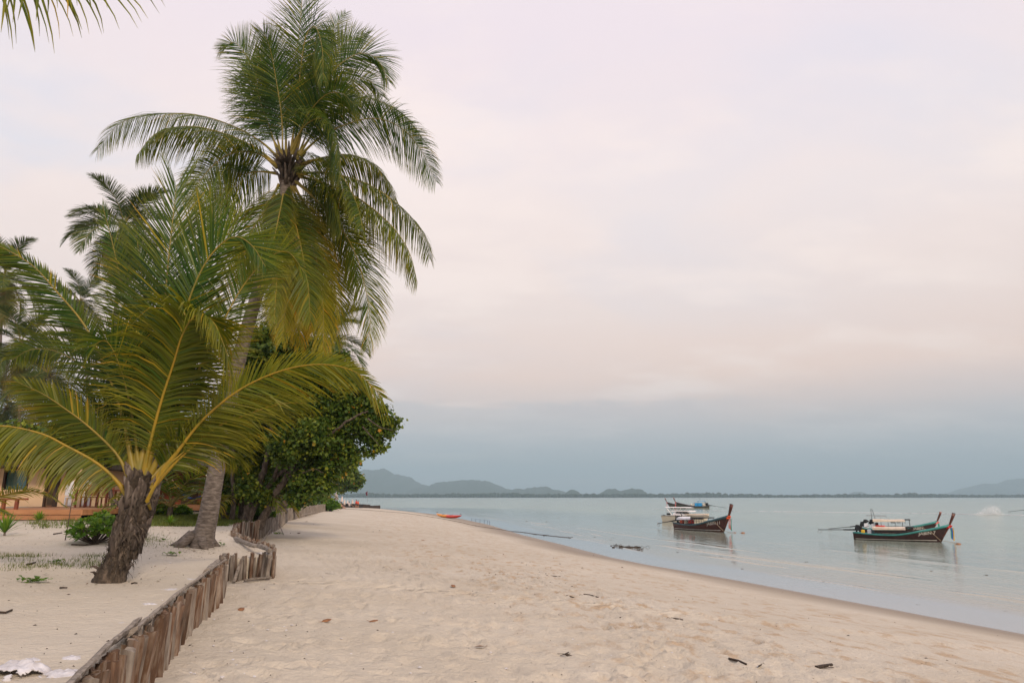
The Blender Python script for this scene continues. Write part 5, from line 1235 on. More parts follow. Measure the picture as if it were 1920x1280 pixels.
def speedboat():
    s, b = WAT(1248, 977.5), WAT(1330, 980); d = b - s; sc = d.length / 8.0
    root = empty('speedboat', (s.x, s.y, WATER), 'cream speedboat with white hardtop moored behind the number 11 boat', 'boat', None, math.atan2(d.y, d.x)); root.scale = (sc,) * 3
    def hp(u, v, sd):
        w = 1.25 * (1 - max(0, (u - .5) / .5) ** 2.4); return Vector((u * (7.2 + .9 * v), sd * w * (.55 + .45 * v ** .6), -.3 + v * (1.32 + .12 * u)))
    m = MB()
    for sd in (-1, 1): m.grid(lambda u, v, sd=sd: hp(u, v, sd), 20, 6)
    m.add([hp(0, 0, -1), hp(0, 0, 1), hp(0, 1, 1), hp(0, 1, -1)], [(0, 1, 2, 3)]); m.build('hull', M['cream'], root, True)
    m = MB(); m.grid(lambda u, v: Vector((u * 8.05, (v * 2 - 1) * 1.24 * (1 - max(0, (u - .5) / .5) ** 2.4), 1.03 + .12 * u + .10 * (1 - (2 * v - 1) ** 2) * (u > .45))), 16, 6); m.build('deck', M['cream'], root, True)
    for sd in (-1, 1):
        MB().tube([hp(u / 16, .97, sd) + Vector((0, sd * .03, 0)) for u in range(17)], .035, 5).build('rub_rail', M['dark'], root)
        MB().tube([hp(.55 + .42 * u / 8, 1, sd) + Vector((0, 0, .18)) for u in range(9)], .09, 6).build('fender', M['tarp'], root, True)
    # raked cabin, windows, hardtop on slanted pillars
    def wedge(x0, x1, x2, x3, w, z0, z1): return [Vector((x, sd * w * (1 if z == z0 else .86), z)) for x, z in ((x0, z0), (x3, z0), (x2, z1), (x1, z1)) for sd in (-1, 1)]
    fc = [(0, 2, 4, 6), (1, 7, 5, 3), (0, 1, 3, 2), (2, 3, 5, 4), (4, 5, 7, 6), (6, 7, 1, 0)]
    MB().add(wedge(2.0, 2.2, 3.4, 5.0, 1.0, 1.05, 1.55), fc).build('cabin', M['white'], root, bevel=.05)
    MB().add(wedge(2.6, 2.7, 3.5, 4.4, 1.01, 1.42, 1.66), fc).build('windscreen', M['glass'], root, bevel=.02)
    MB().add(wedge(1.6, 1.8, 5.1, 5.3, 1.0, 1.66, 1.80), fc).build('awning', M['white'], root, bevel=.05)
    MB().add(wedge(.6, .7, 4.2, 5.0, 1.05, 2.25, 2.38), fc).build('hardtop', M['white'], root, bevel=.05)
    MB().box((2.9, -.4, 2.42), (.8, .4, .06)).build('roof_hatch', M['glass'], root)
    for sd in (-1, 1):
        MB().tube([(1.9, sd * .95, 1.1), (.9, sd * .95, 2.28)], .06, 5).build('pillar', M['white'], root); MB().tube([(3.2, sd * .9, 1.6), (3.6, sd * .9, 2.26)], .04, 5).build('pillar', M['white'], root)
    MB().tube([(1.0, 0, 2.3), (.9, 0, 2.85)], .03, 4).build('antenna', M['dark'], root)
    MB().box((-.25, 0, .7), (.35, .4, .8)).build('outboard_motor', M['dark'], root, bevel=.05)
    MB().box((.9, -.4, 1.25), (.5, .5, .3)).build('seat', M['dark'], root, bevel=.05)
speedboat()
def floats():
    for (px, py, lab) in ((1797, 1019.6, 'small orange-brown mooring float right of the number 7 boat'), (1393, 998.5, 'small orange mooring float right of the number 11 boat'), (1378, 998, 'tiny dark float between the number 11 boat and its buoy')):
        p = WAT(px, py); s = .10 if 'tiny' in lab else .17
        o = MB().blob((0, 0, 0), s, 1.5, 1, .55, 10, 6).tube([(-.1, 0, .02), (-.4, 0, -.02)], .02, 4).build('mooring_float', M['rust'], smooth_=True); o.location = p; props(o, lab, 'buoy')
M['rust'] = paint('rusty_orange', (.25, .09, .02), .6); floats()

# wake and spray
M['foam'] = nmat('foam', (.72, .74, .76), (.9, .9, .9), 3, .7, .2)
def wake():
    g = np.random.default_rng(3); mb = MB()
    P = [WAT(x, y) for x, y in ((1225, 954.8), (1300, 956.2), (1376, 957.8), (1500, 959.4), (1600, 960.6), (1700, 961.8), (1800, 963.4), (1900, 965.2), (2000, 966.5))]
    Pc, L = catmull([np.array(p) for p in P], 60); L /= L[-1]
    for i in range(len(Pc) - 1):
        a, b = Pc[i], Pc[i + 1]; dens = .25 + .75 * float(sstep(np.array(L[i]), .25, .5)); 
        if g.random() > dens * (.55 + .45 * math.sin(i * .31) ** 2) + .15: continue
        w = (.16 + .25 * dens) * g.uniform(.6, 1.5); z = WATER
        d = b - a; n = np.array([-d[1], d[0], 0]) / np.linalg.norm(d[:2]); m = (a + b) / 2
        mb.add([a - n * w * .4 + [0, 0, .03], b - n * w + [0, 0, .03], b + n * w * .3 + [0, 0, .10], a + n * w * .7 + [0, 0, .10], b + n * w * 1.6 + [0, 0, .0], a + n * w * 1.6 + [0, 0, .0]], [(0, 1, 2, 3), (3, 2, 4, 5)])
    o = mb.build('boat_wake', M['foam']); o['kind'] = 'stuff'
    mb = MB(); c = WAT(1856, 965)
    k = c.y / FPX
    for i in range(8500):
        u = g.beta(2.2, 1.5); x = (-30 + 52 * u) * k; top = 17 * k * (math.sin(min(1, u * 1.08) * math.pi * .62) ** 1.6 if u < .9 else max(0, 1 - (u - .9) * 9)); z = g.random() ** 1.5 * top * g.uniform(.7, 1.08)
        y = g.normal(0, .8); r = g.uniform(.015, .05); p = Vector((c.x + x, c.y + y, WATER + z + .02)); e = [Vector(g.normal(0, r, 3)) for _ in range(3)]
        mb.add([p + e[0], p + e[1], p + e[2]], [(0, 1, 2)])
    o = mb.build('water_spray', M['foam']); o['kind'] = 'stuff'
wake()

# ================================================================== things at the water's edge and on the sand
def SURF(px, py):
    w = WAT(px, py)
    g = G(px, py, 300)
    return g if g.y < w.y and g.z > WATER else w
def kayak():
    a, b = G(815, 966.5), G(867, 975); c = G(841, 971); k_ = c.y / FPX; a = c + Vector((-26 * k_, 3.0, 0)); b = c + Vector((26 * k_, -3.0, 0)); d = b - a
    root = empty('kayak', (c.x, c.y, H(c.x, c.y) + .02), 'orange and red plastic kayak lying on the sand by the water', 'kayak', None, math.atan2(d.y, d.x))
    root.rotation_euler = (0, .02, math.atan2(d.y, d.x)); s = d.length / 4.2; root.scale = (s, s * .8, s * .8)
    def kp(u, v):
        w = max(0.02, 1 - abs(2 * u - 1) ** 2.6) ** .8; a = v * 2 * math.pi
        return Vector(((u - .5) * 4.2, .38 * w * math.cos(a), .19 + (.17 * w + .02) * math.sin(a) + .22 * abs(2 * u - 1) ** 3))
    for i, (u0, u1, mm) in enumerate(((0, .5, 'kay_o'), (.5, 1, 'kay_r'))): MB().grid(lambda u, v: kp(u0 + (u1 - u0) * u, v), 14, 14).build('hull', M[mm], root, True)
    for x in (-.8, .5): MB().blob((x, 0, .33), .24, 1.3, 1, .25, 10, 5).build('seat_well', M['black'], root, True)
    for x in (-1.95, 1.95): MB().tube([(x - .1, 0, .52), (x, 0, .60), (x + .1, 0, .52)], .02, 5).build('handle', M['black'], root)
M['kay_o'] = paint('orange_yellow_plastic', (.75, .27, .015), .35, .12); M['kay_r'] = paint('red_plastic', (.62, .045, .02), .35, .12)
kayak()
def rope_line():
    pts = [(640, 953.5), (700, 957), (760, 962), (800, 967.5), (848, 976), (895, 986), (938, 992.5), (975, 997), (1008, 1001.5), (1040, 1005), (1070, 1008)]
    P = [SURF(*p) + Vector((0, 0, .025)) for p in pts]; Pc, L = catmull([np.array(p) for p in P], 8)
    c = Vector(Pc[40]); root = empty('mooring_rope', c, 'long thin rope hung with weed running over the sand into the shallows', 'rope')
    q = []
    for p in Pc:
        z = max(H(p[0], p[1]), WATER) + .03; q.append(Vector((p[0], p[1] + random.uniform(-.1, .1), z)) - c)
    MB().tube(q, .024, 5).build('rope', M['wetrope'], root, True)
    rr = random.Random(4)
    for (px, py, s) in ((799, 967.5, .2), (832, 973, .12), (893, 986, .2), (939, 992.5, .2), (985, 998.5, .1), (1006, 1001.5, .2), (1022, 1003.5, .26), (1068, 1007.5, .22)):
        p = SURF(px, py); mb = MB()
        for i in range(7): mb.blob(p - c + Vector((rr.gauss(0, s * .5), rr.gauss(0, s * .3), .03)), s * rr.uniform(.15, .32), 1.4, 1, .4, 7, 4, jit=.3)
        mb.build('weed_clump', M['weed'], root)
M['wetrope'] = nmat('wet_rope', (.05, .03, .022), (.14, .085, .05), 20, .8, .2); M['weed'] = nmat('wet_weed', (.012, .009, .007), (.06, .04, .025), 12, .6, .5)
rope_line()
def weed(px, py, w, seed, label, name='seaweed_clump', cat='seaweed', group='weed clumps in the shallows'):
    p = SURF(px, py); k = p.y / FPX; rr = random.Random(seed); mb = MB(); W = w * k
    for i in range(max(5, int(w * .9))):
        x = rr.gauss(0, W * .27); r = rr.uniform(.25, .6) * min(W * .22, .22); mb.blob((x, rr.gauss(0, W * .10), r * .2), r, rr.uniform(1, 1.7), 1, .55, 7, 5, jit=.28)
    for i in range(int(w * .3) if w > 10 else 0):
        x = rr.gauss(0, W * .35); mb.tube([(x, 0, .03), (x + rr.uniform(-.2, .2), rr.uniform(-.1, .1), .10 + .08 * rr.random()), (x + rr.uniform(-.4, .4), 0, .02)], .015, 4)
    o = mb.build(name, M['weed']); o.location = p; props(o, label, cat, group)
weed(1178, 1026, 40, 1, 'largest dark clump of weed and branches at the edge of the shallows')
weed(1160, 1023, 14, 2, 'left end tail of the largest weed clump'); weed(1200, 1030, 12, 3, 'small weed clump just right of the largest one')
for i, (x, y, w, l) in enumerate(((1115, 1006.5, 5, 'below the rope end, farther out'), (1149, 1007.5, 4, 'alone above the largest clump'), (1145, 1011.5, 4, 'just above the largest clump'), (1164, 1020, 5, 'touching the top of the largest clump'), (1270, 1035, 6, 'right of the largest clump in the ripples'), (1350, 1043, 6, 'under the number 11 boat near the ripples'),
    (1424, 1047, 6, 'between the two moored boats in the ripples'), (1513, 1053, 7, 'below the stern of the number 7 boat'), (1747, 1070, 8, 'below the bow of the number 7 boat'), (1851, 1077.5, 7, 'right of the bow of the number 7 boat toward the picture edge'), (1391, 1066, 6, 'on the wet mirror-like sand under the boats'), (1507, 1079, 4, 'small one on the wet sand'), (1545, 1090, 5, 'on wet sand below the stern shaft'),
    (1720, 1133, 5, 'dark speck on the wide wet sand'), (1886, 1145, 5, 'on wet sand near the right picture edge'), (988, 977, 4, 'far out in the calm water'), (1025, 977, 3, 'far out just right of another'), (1046, 969.5, 3, 'farthest floating one'))):
    weed(x, y, w, 10 + i, 'small dark weed %s' % l)
def net_frame():
    c = SURF(905, 979); root = empty('net_frame', c, 'small frame of thin bluish stakes with a net at the waterline', 'net')
    P = [SURF(x, y) for x, y in ((884, 976.5), (892, 977.5), (900, 978.5), (908, 979.5), (914, 980.6), (918, 981.6))]
    tops = [p - c + Vector((0, 0, .42)) for p in P]
    for p in P: MB().tube([p - c - Vector((0, 0, .05)), p - c + Vector((0, 0, .46))], .03, 5).build('stake', M['netblue'], root)
    MB().tube(tops, .018, 4).build('top_line', M['netblue'], root)
    MB().tube([t - Vector((0, 0, .2)) for t in tops], .012, 4).build('lower_line', M['netblue'], root)
M['netblue'] = paint('blue_grey_stake', (.10, .14, .22), .6); net_frame()
def stick(label, pts, r, seed=0, twig=0, mat='stickm'):
    rr = random.Random(seed); P = [G(x, y) for x, y in pts]; c = P[0].copy(); mb = MB()
    mb.tube([p - c + Vector((0, 0, r * .8 + rr.uniform(0, .012))) for p in P], [r * (1 - .35 * i / len(P)) for i in range(len(P))], 6, jit=.15)
    for i in range(twig):
        p = P[rr.randrange(len(P))] - c; mb.tube([p + Vector((0, 0, r)), p + Vector((rr.uniform(-.07, .07), rr.uniform(-.07, .07), .03)), p + Vector((rr.uniform(-.13, .13), rr.uniform(-.13, .13), .01))], [r * .5, r * .4, r * .2], 4)
    o = mb.build('driftwood_stick', M[mat]); o.location = c; props(o, label, 'stick', 'sticks washed up on the sand')
M['stickm'] = nmat('dark_driftwood', (.015, .010, .007), (.07, .045, .03), 18, .8, .4)
stick('dark straight stick lying in the lower right sand', [(1367, 1236), (1384, 1241), (1400, 1248)], .016, 1)
stick('small forked twig right of the straight dark stick', [(1423, 1251), (1430, 1247), (1438, 1245)], .010, 2, 2)
stick('thickest dark stub of branch near the bottom right', [(1531, 1254), (1545, 1252), (1560, 1249)], .026, 3, 2)
stick('thin dark stick on the sand below the weed clumps', [(1024, 1079.5), (1036, 1080), (1050, 1081.5)], .014, 4)
stick('crooked twig left of the middle of the beach', [(1065, 1118), (1075, 1121), (1086, 1117)], .012, 5, 3)
stick('bent dark twig just right of the crooked one', [(1094, 1115), (1106, 1116), (1122, 1120.5)], .012, 6)
stick('forked twig on the sand in the centre foreground', [(1258, 1160), (1270, 1161), (1281, 1163)], .012, 7, 3)
stick('short beaded twig in the centre foreground', [(1162, 1158), (1172, 1159), (1183, 1158)], .010, 8, 2)
stick('stick at the left picture edge on the upper sand', [(-6, 1150), (10, 1151), (22, 1145)], .012, 9, 0)
stick('short dark twig left of the young palm foot', [(112, 1104), (118, 1103), (126, 1103.5)], .010, 10)
stick('long thin branch on the sand beside the green shrub', [(134, 1022), (160, 1023), (186, 1021)], .014, 11, 2)
stick('dark twig on the sand above the vine', [(50, 1060), (58, 1059), (66, 1056.5)], .016, 12)
stick('dark twig on the pale sand near the sapling', [(100, 1002), (108, 1001), (116, 1000)], .016, 13)
stick('thin dark twig right of the young palm foot', [(246, 1095), (252, 1094.5), (257, 1095)], .010, 14)
stick('scrap of bark in the dark prints at the bottom centre', [(1060, 1229), (1066, 1231), (1072, 1233)], .014, 15, 2)
def debris():
    g = np.random.default_rng(5); mb = MB()
    for i in range(460):
        px, py = g.uniform(300, 1900), 965 + 315 * g.random() ** .9
        if i % 4 == 0: px, py = g.normal(980, 40), g.normal(1085, 12)
        if i % 7 == 0: px = g.uniform(0, 380); py = g.uniform(985, 1250)
        p = G(px, py)
        if p.z < WATER + .05 or p.y > 120: continue
        s = g.uniform(.35, 1.4) * .0011 * p.y ** .75 * 1.1 + .002
        a = g.uniform(0, 6.28); d = Vector((math.cos(a), math.sin(a), 0)); e = Vector((-d.y, d.x, 0)); l = s * g.uniform(.8, 3)
        mb.add([p - d * l, p - e * s * .6 + Vector((0, 0, s)), p + d * l + Vector((0, 0, s * .5)), p + e * s * .6 + Vector((0, 0, s * 1.4))], [(0, 1, 3), (1, 2, 3), (0, 3, 2)])
    o = mb.build('beach_debris', M['stickm']); o['kind'] = 'stuff'
    mb = MB()
    for i in range(260):
        px, py = g.uniform(300, 1500), 1000 + 270 * g.random(); p = G(px, py)
        if p.z < WATER + .2: continue
        s = g.uniform(.006, .016); mb.blob(p + Vector((0, 0, s * .4)), s, 1.3, 1, .6, 6, 4, jit=.3)
    o = mb.build('shell_bits', M['bag']); o['kind'] = 'stuff'
debris()
def dry_leaf(label, px, py, seed, size=.09):
    p = G(px, py); rr = random.Random(seed); a = rr.uniform(0, 6); d = Vector((math.cos(a), math.sin(a), .1)); e = Vector((-d.y, d.x, .25)); l = size
    mb = MB(); mb.add([-d * l, -d * l * .3 - e * l * .5, d * l * .5 - e * l * .35, d * l, d * l * .5 + e * l * .5, -d * l * .3 + e * l * .5, Vector((0, 0, .012))], [(0, 1, 6), (1, 2, 6), (2, 3, 6), (3, 4, 6), (4, 5, 6), (5, 0, 6)])
    mb.tube([-d * l * 1.5 + Vector((0, 0, .01)), -d * l], .003, 3)
    o = mb.build('dry_leaf', M['dryleaf']); o.location = p + Vector((0, 0, .025)); props(o, label, 'leaf', 'fallen brown leaves on the sand')
M['dryleaf'] = nmat('dry_leaf', (.14, .05, .02), (.32, .15, .06), 9, .7, .2)
for i, (x, y, l) in enumerate(((574, 978, 'fallen brown leaf near the receding fence'), (612, 1166, 'fallen leaf in the left foreground sand'), (700, 1167, 'reddish fallen leaf in the trodden foreground sand'), (850, 1100, 'fallen leaf in the middle of the beach'), (452, 1145, 'fallen leaf near the fence corner'), (900, 1215, 'fallen leaf in the foreground centre'), (560, 1000, 'fallen leaf beside the fence bend'), (793, 1013, 'dark leaf on the far open sand'))): dry_leaf(l, x, y, i, .05 + .0035 * G(x, y).y)
# ================================================================== beach houses
M['wall'] = nmat('cream_plaster', (.66, .45, .28), (.76, .55, .36), 1.2, .8, .1); M['fascia'] = nmat('orange_brown_boards', (.30, .13, .055), (.46, .22, .10), 6, .6, .2, stretch=(.2, 1, 1), objrand=.4)
M['darkwood'] = nmat('dark_wood', (.025, .015, .010), (.08, .04, .022), 6, .7, .2, stretch=(1, 1, .2)); M['redwood'] = nmat('red_brown_wood', (.16, .04, .02), (.28, .08, .035), 6, .6, .1)
M['roof'] = nmat('dark_thatch', (.02, .016, .012), (.07, .055, .04), 10, .95, .6, stretch=(1, 1, .3)); M['curtain'] = nmat('teal_curtain', (.03, .16, .15), (.08, .27, .25), 14, .8, .3, stretch=(1, 1, .05))
M['stilt'] = nmat('dark_stilt', (.012, .014, .018), (.04, .045, .055), 4, .8, .2); M['plasticw'] = paint('white_enamel', (.72, .72, .74), .4, .05); M['bulb'] = paint('white_bulb', (.85, .82, .7), .3, .02)
M['tealroof'] = paint('teal_sheet_roof', (.06, .30, .32), .5); M['pinkwall'] = nmat('pink_wall', (.42, .16, .13), (.55, .24, .20), 2, .8, .1); M['bluecloth'] = paint('blue_hammock', (.01, .07, .28), .8)
def near_house():
    Yw, Yd = 33.0, 25.0; zd = 1.17
    root = empty('beach_bungalow', (AT(70, 950, Yw).x, Yw, H(AT(70, 950, Yw).x, Yw)), 'cream walled bungalow on stilts with a broad orange-brown wooden deck at the left', 'house'); o = root.location
    X = lambda px, Y=Yw: AT(px, 900, Y).x
    def bx(nm, x0, x1, y0, y1, z0, z1, mat, par=root, lab=None, bev=0):
        b_ = MB().box(((x0 + x1) / 2 - o.x, (y0 + y1) / 2 - o.y, (z0 + z1) / 2 - o.z), (x1 - x0, y1 - y0, z1 - z0)).build(nm, M[mat], par, bevel=bev)
        if lab: b_['label'] = lab
        return b_
    zt = 3.35
    x0, x1 = X(-140), X(152)
    wl0, wl1 = X(8), X(52)                        # window opening
    dl0, dl1 = X(88), X(112)                      # door
    bx('wall', x0, wl0, Yw, Yw + .2, zd, zt, 'wall'); bx('wall', wl0, wl1, Yw, Yw + .2, zd, 1.95, 'wall'); bx('wall', wl0, wl1, Yw, Yw + .2, 2.85, zt, 'wall'); bx('wall', wl1, dl0, Yw, Yw + .2, zd, zt, 'wall'); bx('wall', dl1, x1, Yw, Yw + .2, zd, zt, 'wall'); bx('wall', dl0, dl1, Yw, Yw + .2, 3.15, zt, 'wall')
    bx('side_wall', x1 - .2, x1, Yw + .2, Yw + 6, zd, zt, 'wall'); bx('back_wall', x0, x1 - .2, Yw + 5.8, Yw + 6, zd, zt, 'wall')
    w = empty('window', (0, 0, 0)); w.parent = root
    bx('curtain', wl0, wl1, Yw + .12, Yw + .14, 1.95, 2.85, 'curtain', w); bx('pane', wl0, wl1, Yw + .06, Yw + .07, 1.95, 2.85, 'winglass', w)
    for a, b_, c, d in ((wl0 - .05, wl0 + .04, 1.88, 2.92), (wl1 - .04, wl1 + .05, 1.88, 2.92)): bx('frame', a, b_, Yw - .03, Yw + .1, c, d, 'darkwood', w)
    bx('frame', wl0 - .05, wl1 + .05, Yw - .04, Yw + .1, 1.84, 1.94, 'wall', w); bx('frame', wl0 - .05, wl1 + .05, Yw - .04, Yw + .1, 2.86, 2.94, 'darkwood', w)
    d = empty('door', (0, 0, 0)); d.parent = root
    bx('leaf', dl0 + .35, dl1, Yw + .05, Yw + .10, zd, 3.15, 'darkwood', d); bx('frame', dl0 - .04, dl0 + .05, Yw - .03, Yw + .1, zd, 3.2, 'darkwood', d); bx('frame', dl1 - .05, dl1 + .04, Yw - .03, Yw + .1, zd, 3.2, 'darkwood', d)
    for i in range(4): bx('door_pane', dl0 + .45, dl1 - .12, Yw + .03, Yw + .05, 1.4 + i * .42, 1.72 + i * .42, 'glass', d)
    bx('room_shade', dl0, dl0 + .35, Yw + .6, Yw + .7, zd, 3.15, 'darkwood', root)  # dark sheet stands in for the shade inside the open doorway
    # roof with overhanging eave
    mb = MB(); ex0, ex1 = x0 - 1, x1 + 1.0
    mb.add([Vector(v) - o for v in ((ex0, Yw - 1.3, 3.1), (ex1, Yw - 1.3, 3.1), (ex1, Yw + 3, 4.7), (ex0, Yw + 3, 4.7), (ex1, Yw + 8.6, 3.05), (ex0, Yw + 8.6, 3.05), (ex0, Yw - 1.3, 2.95), (ex1, Yw - 1.3, 2.95), (ex1, Yw + 8.6, 2.85), (ex0, Yw + 8.6, 2.85))],
           [(0, 1, 2, 3), (3, 2, 4, 5), (0, 6, 7, 1), (5, 4, 8, 9), (6, 9, 8, 7), (1, 7, 8, 4, 2), (0, 3, 5, 9, 6)]); mb.build('roof', M['roof'], root)
    for px in (150, -40): bx('column', X(px, Yw - 1.0) - .14, X(px, Yw - 1.0) + .14, Yw - 1.2, Yw - .9, zd, 2.98, 'wall')
    # deck: boards laid front to back, fascia boards, stilts
    fx0, fx1 = X(-150, Yd), X(160, Yd)
    n = 0; x = fx0
    while x < fx1 and n < 60:
        b_ = bx('deck_board', x, x + .26, Yd + .06, Yw, zd - .05, zd + random.uniform(-.004, .004), 'fascia'); x += .27; n += 1
    bx('fascia_board', fx0, fx1, Yd, Yd + .05, zd - .16, zd + .012, 'fascia'); bx('fascia_board', fx0, fx1, Yd + .01, Yd + .05, zd - .34, zd - .18, 'fascia')
    bx('fascia_board', fx1, fx1 + .05, Yd, Yw, zd - .18, zd + .012, 'fascia')
    x1b = X(230, Yd + 4); bx('deck_extension', fx1 + .05, x1b, Yd + 3, Yw, zd - .16, zd - .01, 'fascia'); bx('fascia_board', fx1 + .05, x1b, Yd + 2.94, Yd + 3, zd - .18, zd, 'fascia')
    for i in range(12):
        xx = fx0 + .6 + i * (fx1 - fx0 - 1.2) / 11
        for yy in (Yd + .5, Yd + 4, Yd + 7.5): bx('stilt', xx - .15, xx + .15, yy - .15, yy + .15, H(xx, yy) - .2, zd - .06, 'stilt')
    # railing stub on the deck at the left
    for px in (2, 16, 40):
        xx = X(px, Yd + .4); bx('rail_post', xx - .05, xx + .05, Yd + .3, Yd + .4, zd, zd + .34, 'redwood')
    bx('hand_rail', X(-140, Yd), X(44, Yd), Yd + .3, Yd + .42, zd + .34, zd + .41, 'redwood')
M['winglass'] = paint('window_glass', (.05, .06, .06), .1)
nm_, nt_, b_ = newmat('clear_glass'); b_.inputs['Transmission Weight'].default_value = 1; b_.inputs['Roughness'].default_value = .02; b_.inputs['Base Color'].default_value = (.9, .95, .95, 1); M['winglass'] = nm_
near_house()
def furniture(name, label, cat, px, py, Y, build, rz=0, group=None):
    p = AT(px, py, Y); root = empty(name, (p.x, p.y, 1.175), label, cat, group, rz); build(root); return root
def chair(m):
    def f(r):
        MB().box((0, 0, .44), (.5, .48, .05)).build('seat', M[m], r); MB().box((0, .24, .75), (.5, .05, .5)).build('backrest', M[m], r)
        for x in (-.22, .22):
            for y in (-.2, .22): MB().box((x, y, .21), (.05, .05, .42)).build('leg', M[m], r)
    return f
def table(m):
    def f(r):
        MB().box((0, 0, .72), (1.5, .8, .06)).build('tabletop', M[m], r)
        for x in (-.65, .65):
            for y in (-.33, .33): MB().box((x, y, .345), (.07, .07, .69)).build('leg', M[m], r)
    return f
furniture('wooden_table', 'red-brown wooden table on the near house deck beyond the column', 'table', 178, 945, 30.5, table('redwood'))
furniture('wooden_table', 'second red-brown table on the deck extension by the palm', 'table', 218, 945, 30.8, table('redwood'))
for i, (x, l) in enumerate(((165, 'wooden deck chair left of the first deck table'), (196, 'wooden deck chair between the two deck tables'), (232, 'wooden deck chair right of the second deck table'))): furniture('wooden_chair', l, 'chair', x, 945, 31.6, chair('redwood'), .2 * i)
furniture('white_chair', 'white plastic chair against the cream wall beside the door', 'chair', 136, 945, 32.3, chair('plasticw'), 3.1)
def cab(r): MB().box((0, 0, .6), (.75, .5, 1.15)).build('body', M['plasticw'], r, bevel=.03); MB().box((0, -.26, .6), (.6, .02, .9)).build('door', M['plasticw'], r); MB().box((.22, -.28, .7), (.03, .03, .3)).build('handle', M['dark'], r)
furniture('white_cabinet', 'white enamel cabinet standing against the cream wall', 'cabinet', 147, 945, 32.4, cab)
def lights(label, pts, Y):
    P = [AT(x, y, Y) for x, y in pts]; c = P[0].copy(); root = empty('string_lights', c, label, 'lights')
    MB().tube([p - c for p in P], .008, 4).build('cable', M['dark'], root)
    for p in P: MB().blob(p - c - Vector((0, 0, .05)), .07, 1, 1, 1.1, 8, 6).build('bulb', M['bulb'], root, True)
lights('vertical string of round white bulbs hanging beside the near house column', [(164, 868), (163, 876), (165, 890), (160, 909)], 29)
lights('string of small white bulbs under the trees behind the leaning palm', [(366, 868), (373, 876), (380, 872), (389, 880), (388, 888), (383, 898)], 38)
def second_house(label, cx, Y, w, wallm, roofm, deckpx, z0=1.2):
    C = AT(cx, 940, Y); root = empty('beach_bungalow', (C.x, Y, H(C.x, Y)), label, 'house'); oz = root.location.z
    def bx(nm, x0, x1, y0, y1, za, zb, mat): return MB().box(((x0 + x1) / 2, (y0 + y1) / 2, (za + zb) / 2 - oz), (x1 - x0, y1 - y0, zb - za)).build(nm, M[mat], root)
    bx('wall', -w / 2, w / 2, 0, .2, z0, 3.5, wallm); bx('side_wall', w / 2 - .2, w / 2, .2, 4, z0, 3.5, wallm); bx('side_wall', -w / 2, -w / 2 + .2, .2, 4, z0, 3.5, wallm)
    bx('door', -.3, .6, -.06, 0, z0, 3.2, 'darkwood'); bx('window', -w / 2 + .5, -w / 2 + 1.5, -.05, 0, z0 + .8, z0 + 1.8, 'glass'); bx('window', w / 2 - 1.5, w / 2 - .5, -.05, 0, z0 + .8, z0 + 1.8, 'glass')
    mb = MB(); a = w / 2 + .9
    mb.add([(-a, -2.6, 3.2 - oz), (a, -2.6, 3.2 - oz), (a, 2, 5 - oz), (-a, 2, 5 - oz), (a, 6, 3.2 - oz), (-a, 6, 3.2 - oz)], [(0, 1, 2, 3), (3, 2, 4, 5), (0, 3, 5), (1, 4, 2), (0, 5, 4, 1)]); mb.build('roof', M[roofm], root)
    bx('fascia_board', -w / 2 - .8, w / 2 + .8, -3.05, -3.0, z0 - .28, z0, 'fascia')
    for i in range(24): bx('deck_board', -w / 2 - .8 + i * (w + 1.6) / 24, -w / 2 - .8 + (i + .96) * (w + 1.6) / 24, -3, 0, z0 - .05, z0, 'fascia')
    for i in range(5):
        for yy in (-2.7, -.3): bx('stilt', -w / 2 + i * w / 4 - .1, -w / 2 + i * w / 4 + .1, yy - .1, yy + .1, oz - .3, z0 - .06, 'stilt')
    for x in (-w / 2, w / 2): bx('column', x - .09, x + .09, -2.8, -2.6, z0, 3.3, 'redwood')
    return root
second_house('second bungalow with dark red veranda seen between the two palm trunks', 350, 40, 6.2, 'redwood', 'roof', 0)
second_house('pink-walled bungalow with a teal roof seen behind the near house deck', 215, 46, 5.5, 'pinkwall', 'tealroof', 0, 1.3)
second_house('cream bungalow half hidden behind the young palm trunk', 292, 48, 4.0, 'wall', 'roof', 0, 1.3)
def hammock():
    a, b = AT(334, 915, 38), AT(378, 930, 38); c = a.copy(); root = empty('hammock', c, 'blue cloth hammock hanging in the second bungalow veranda', 'hammock')
    MB().grid(lambda u, v: (a.lerp(b, u) - c) + Vector((0, (v - .5) * .7 * math.sin(math.pi * u), -.35 * math.sin(math.pi * u) + .12 * abs(v - .5))), 14, 5).build('cloth', M['bluecloth'], root, True)
    MB().tube([a - c, a - c + Vector((-.4, 0, .5))], .015, 4).build('rope', M['rope'], root); MB().tube([b - c, b - c + Vector((.5, 0, .6))], .015, 4).build('rope', M['rope'], root)
hammock()

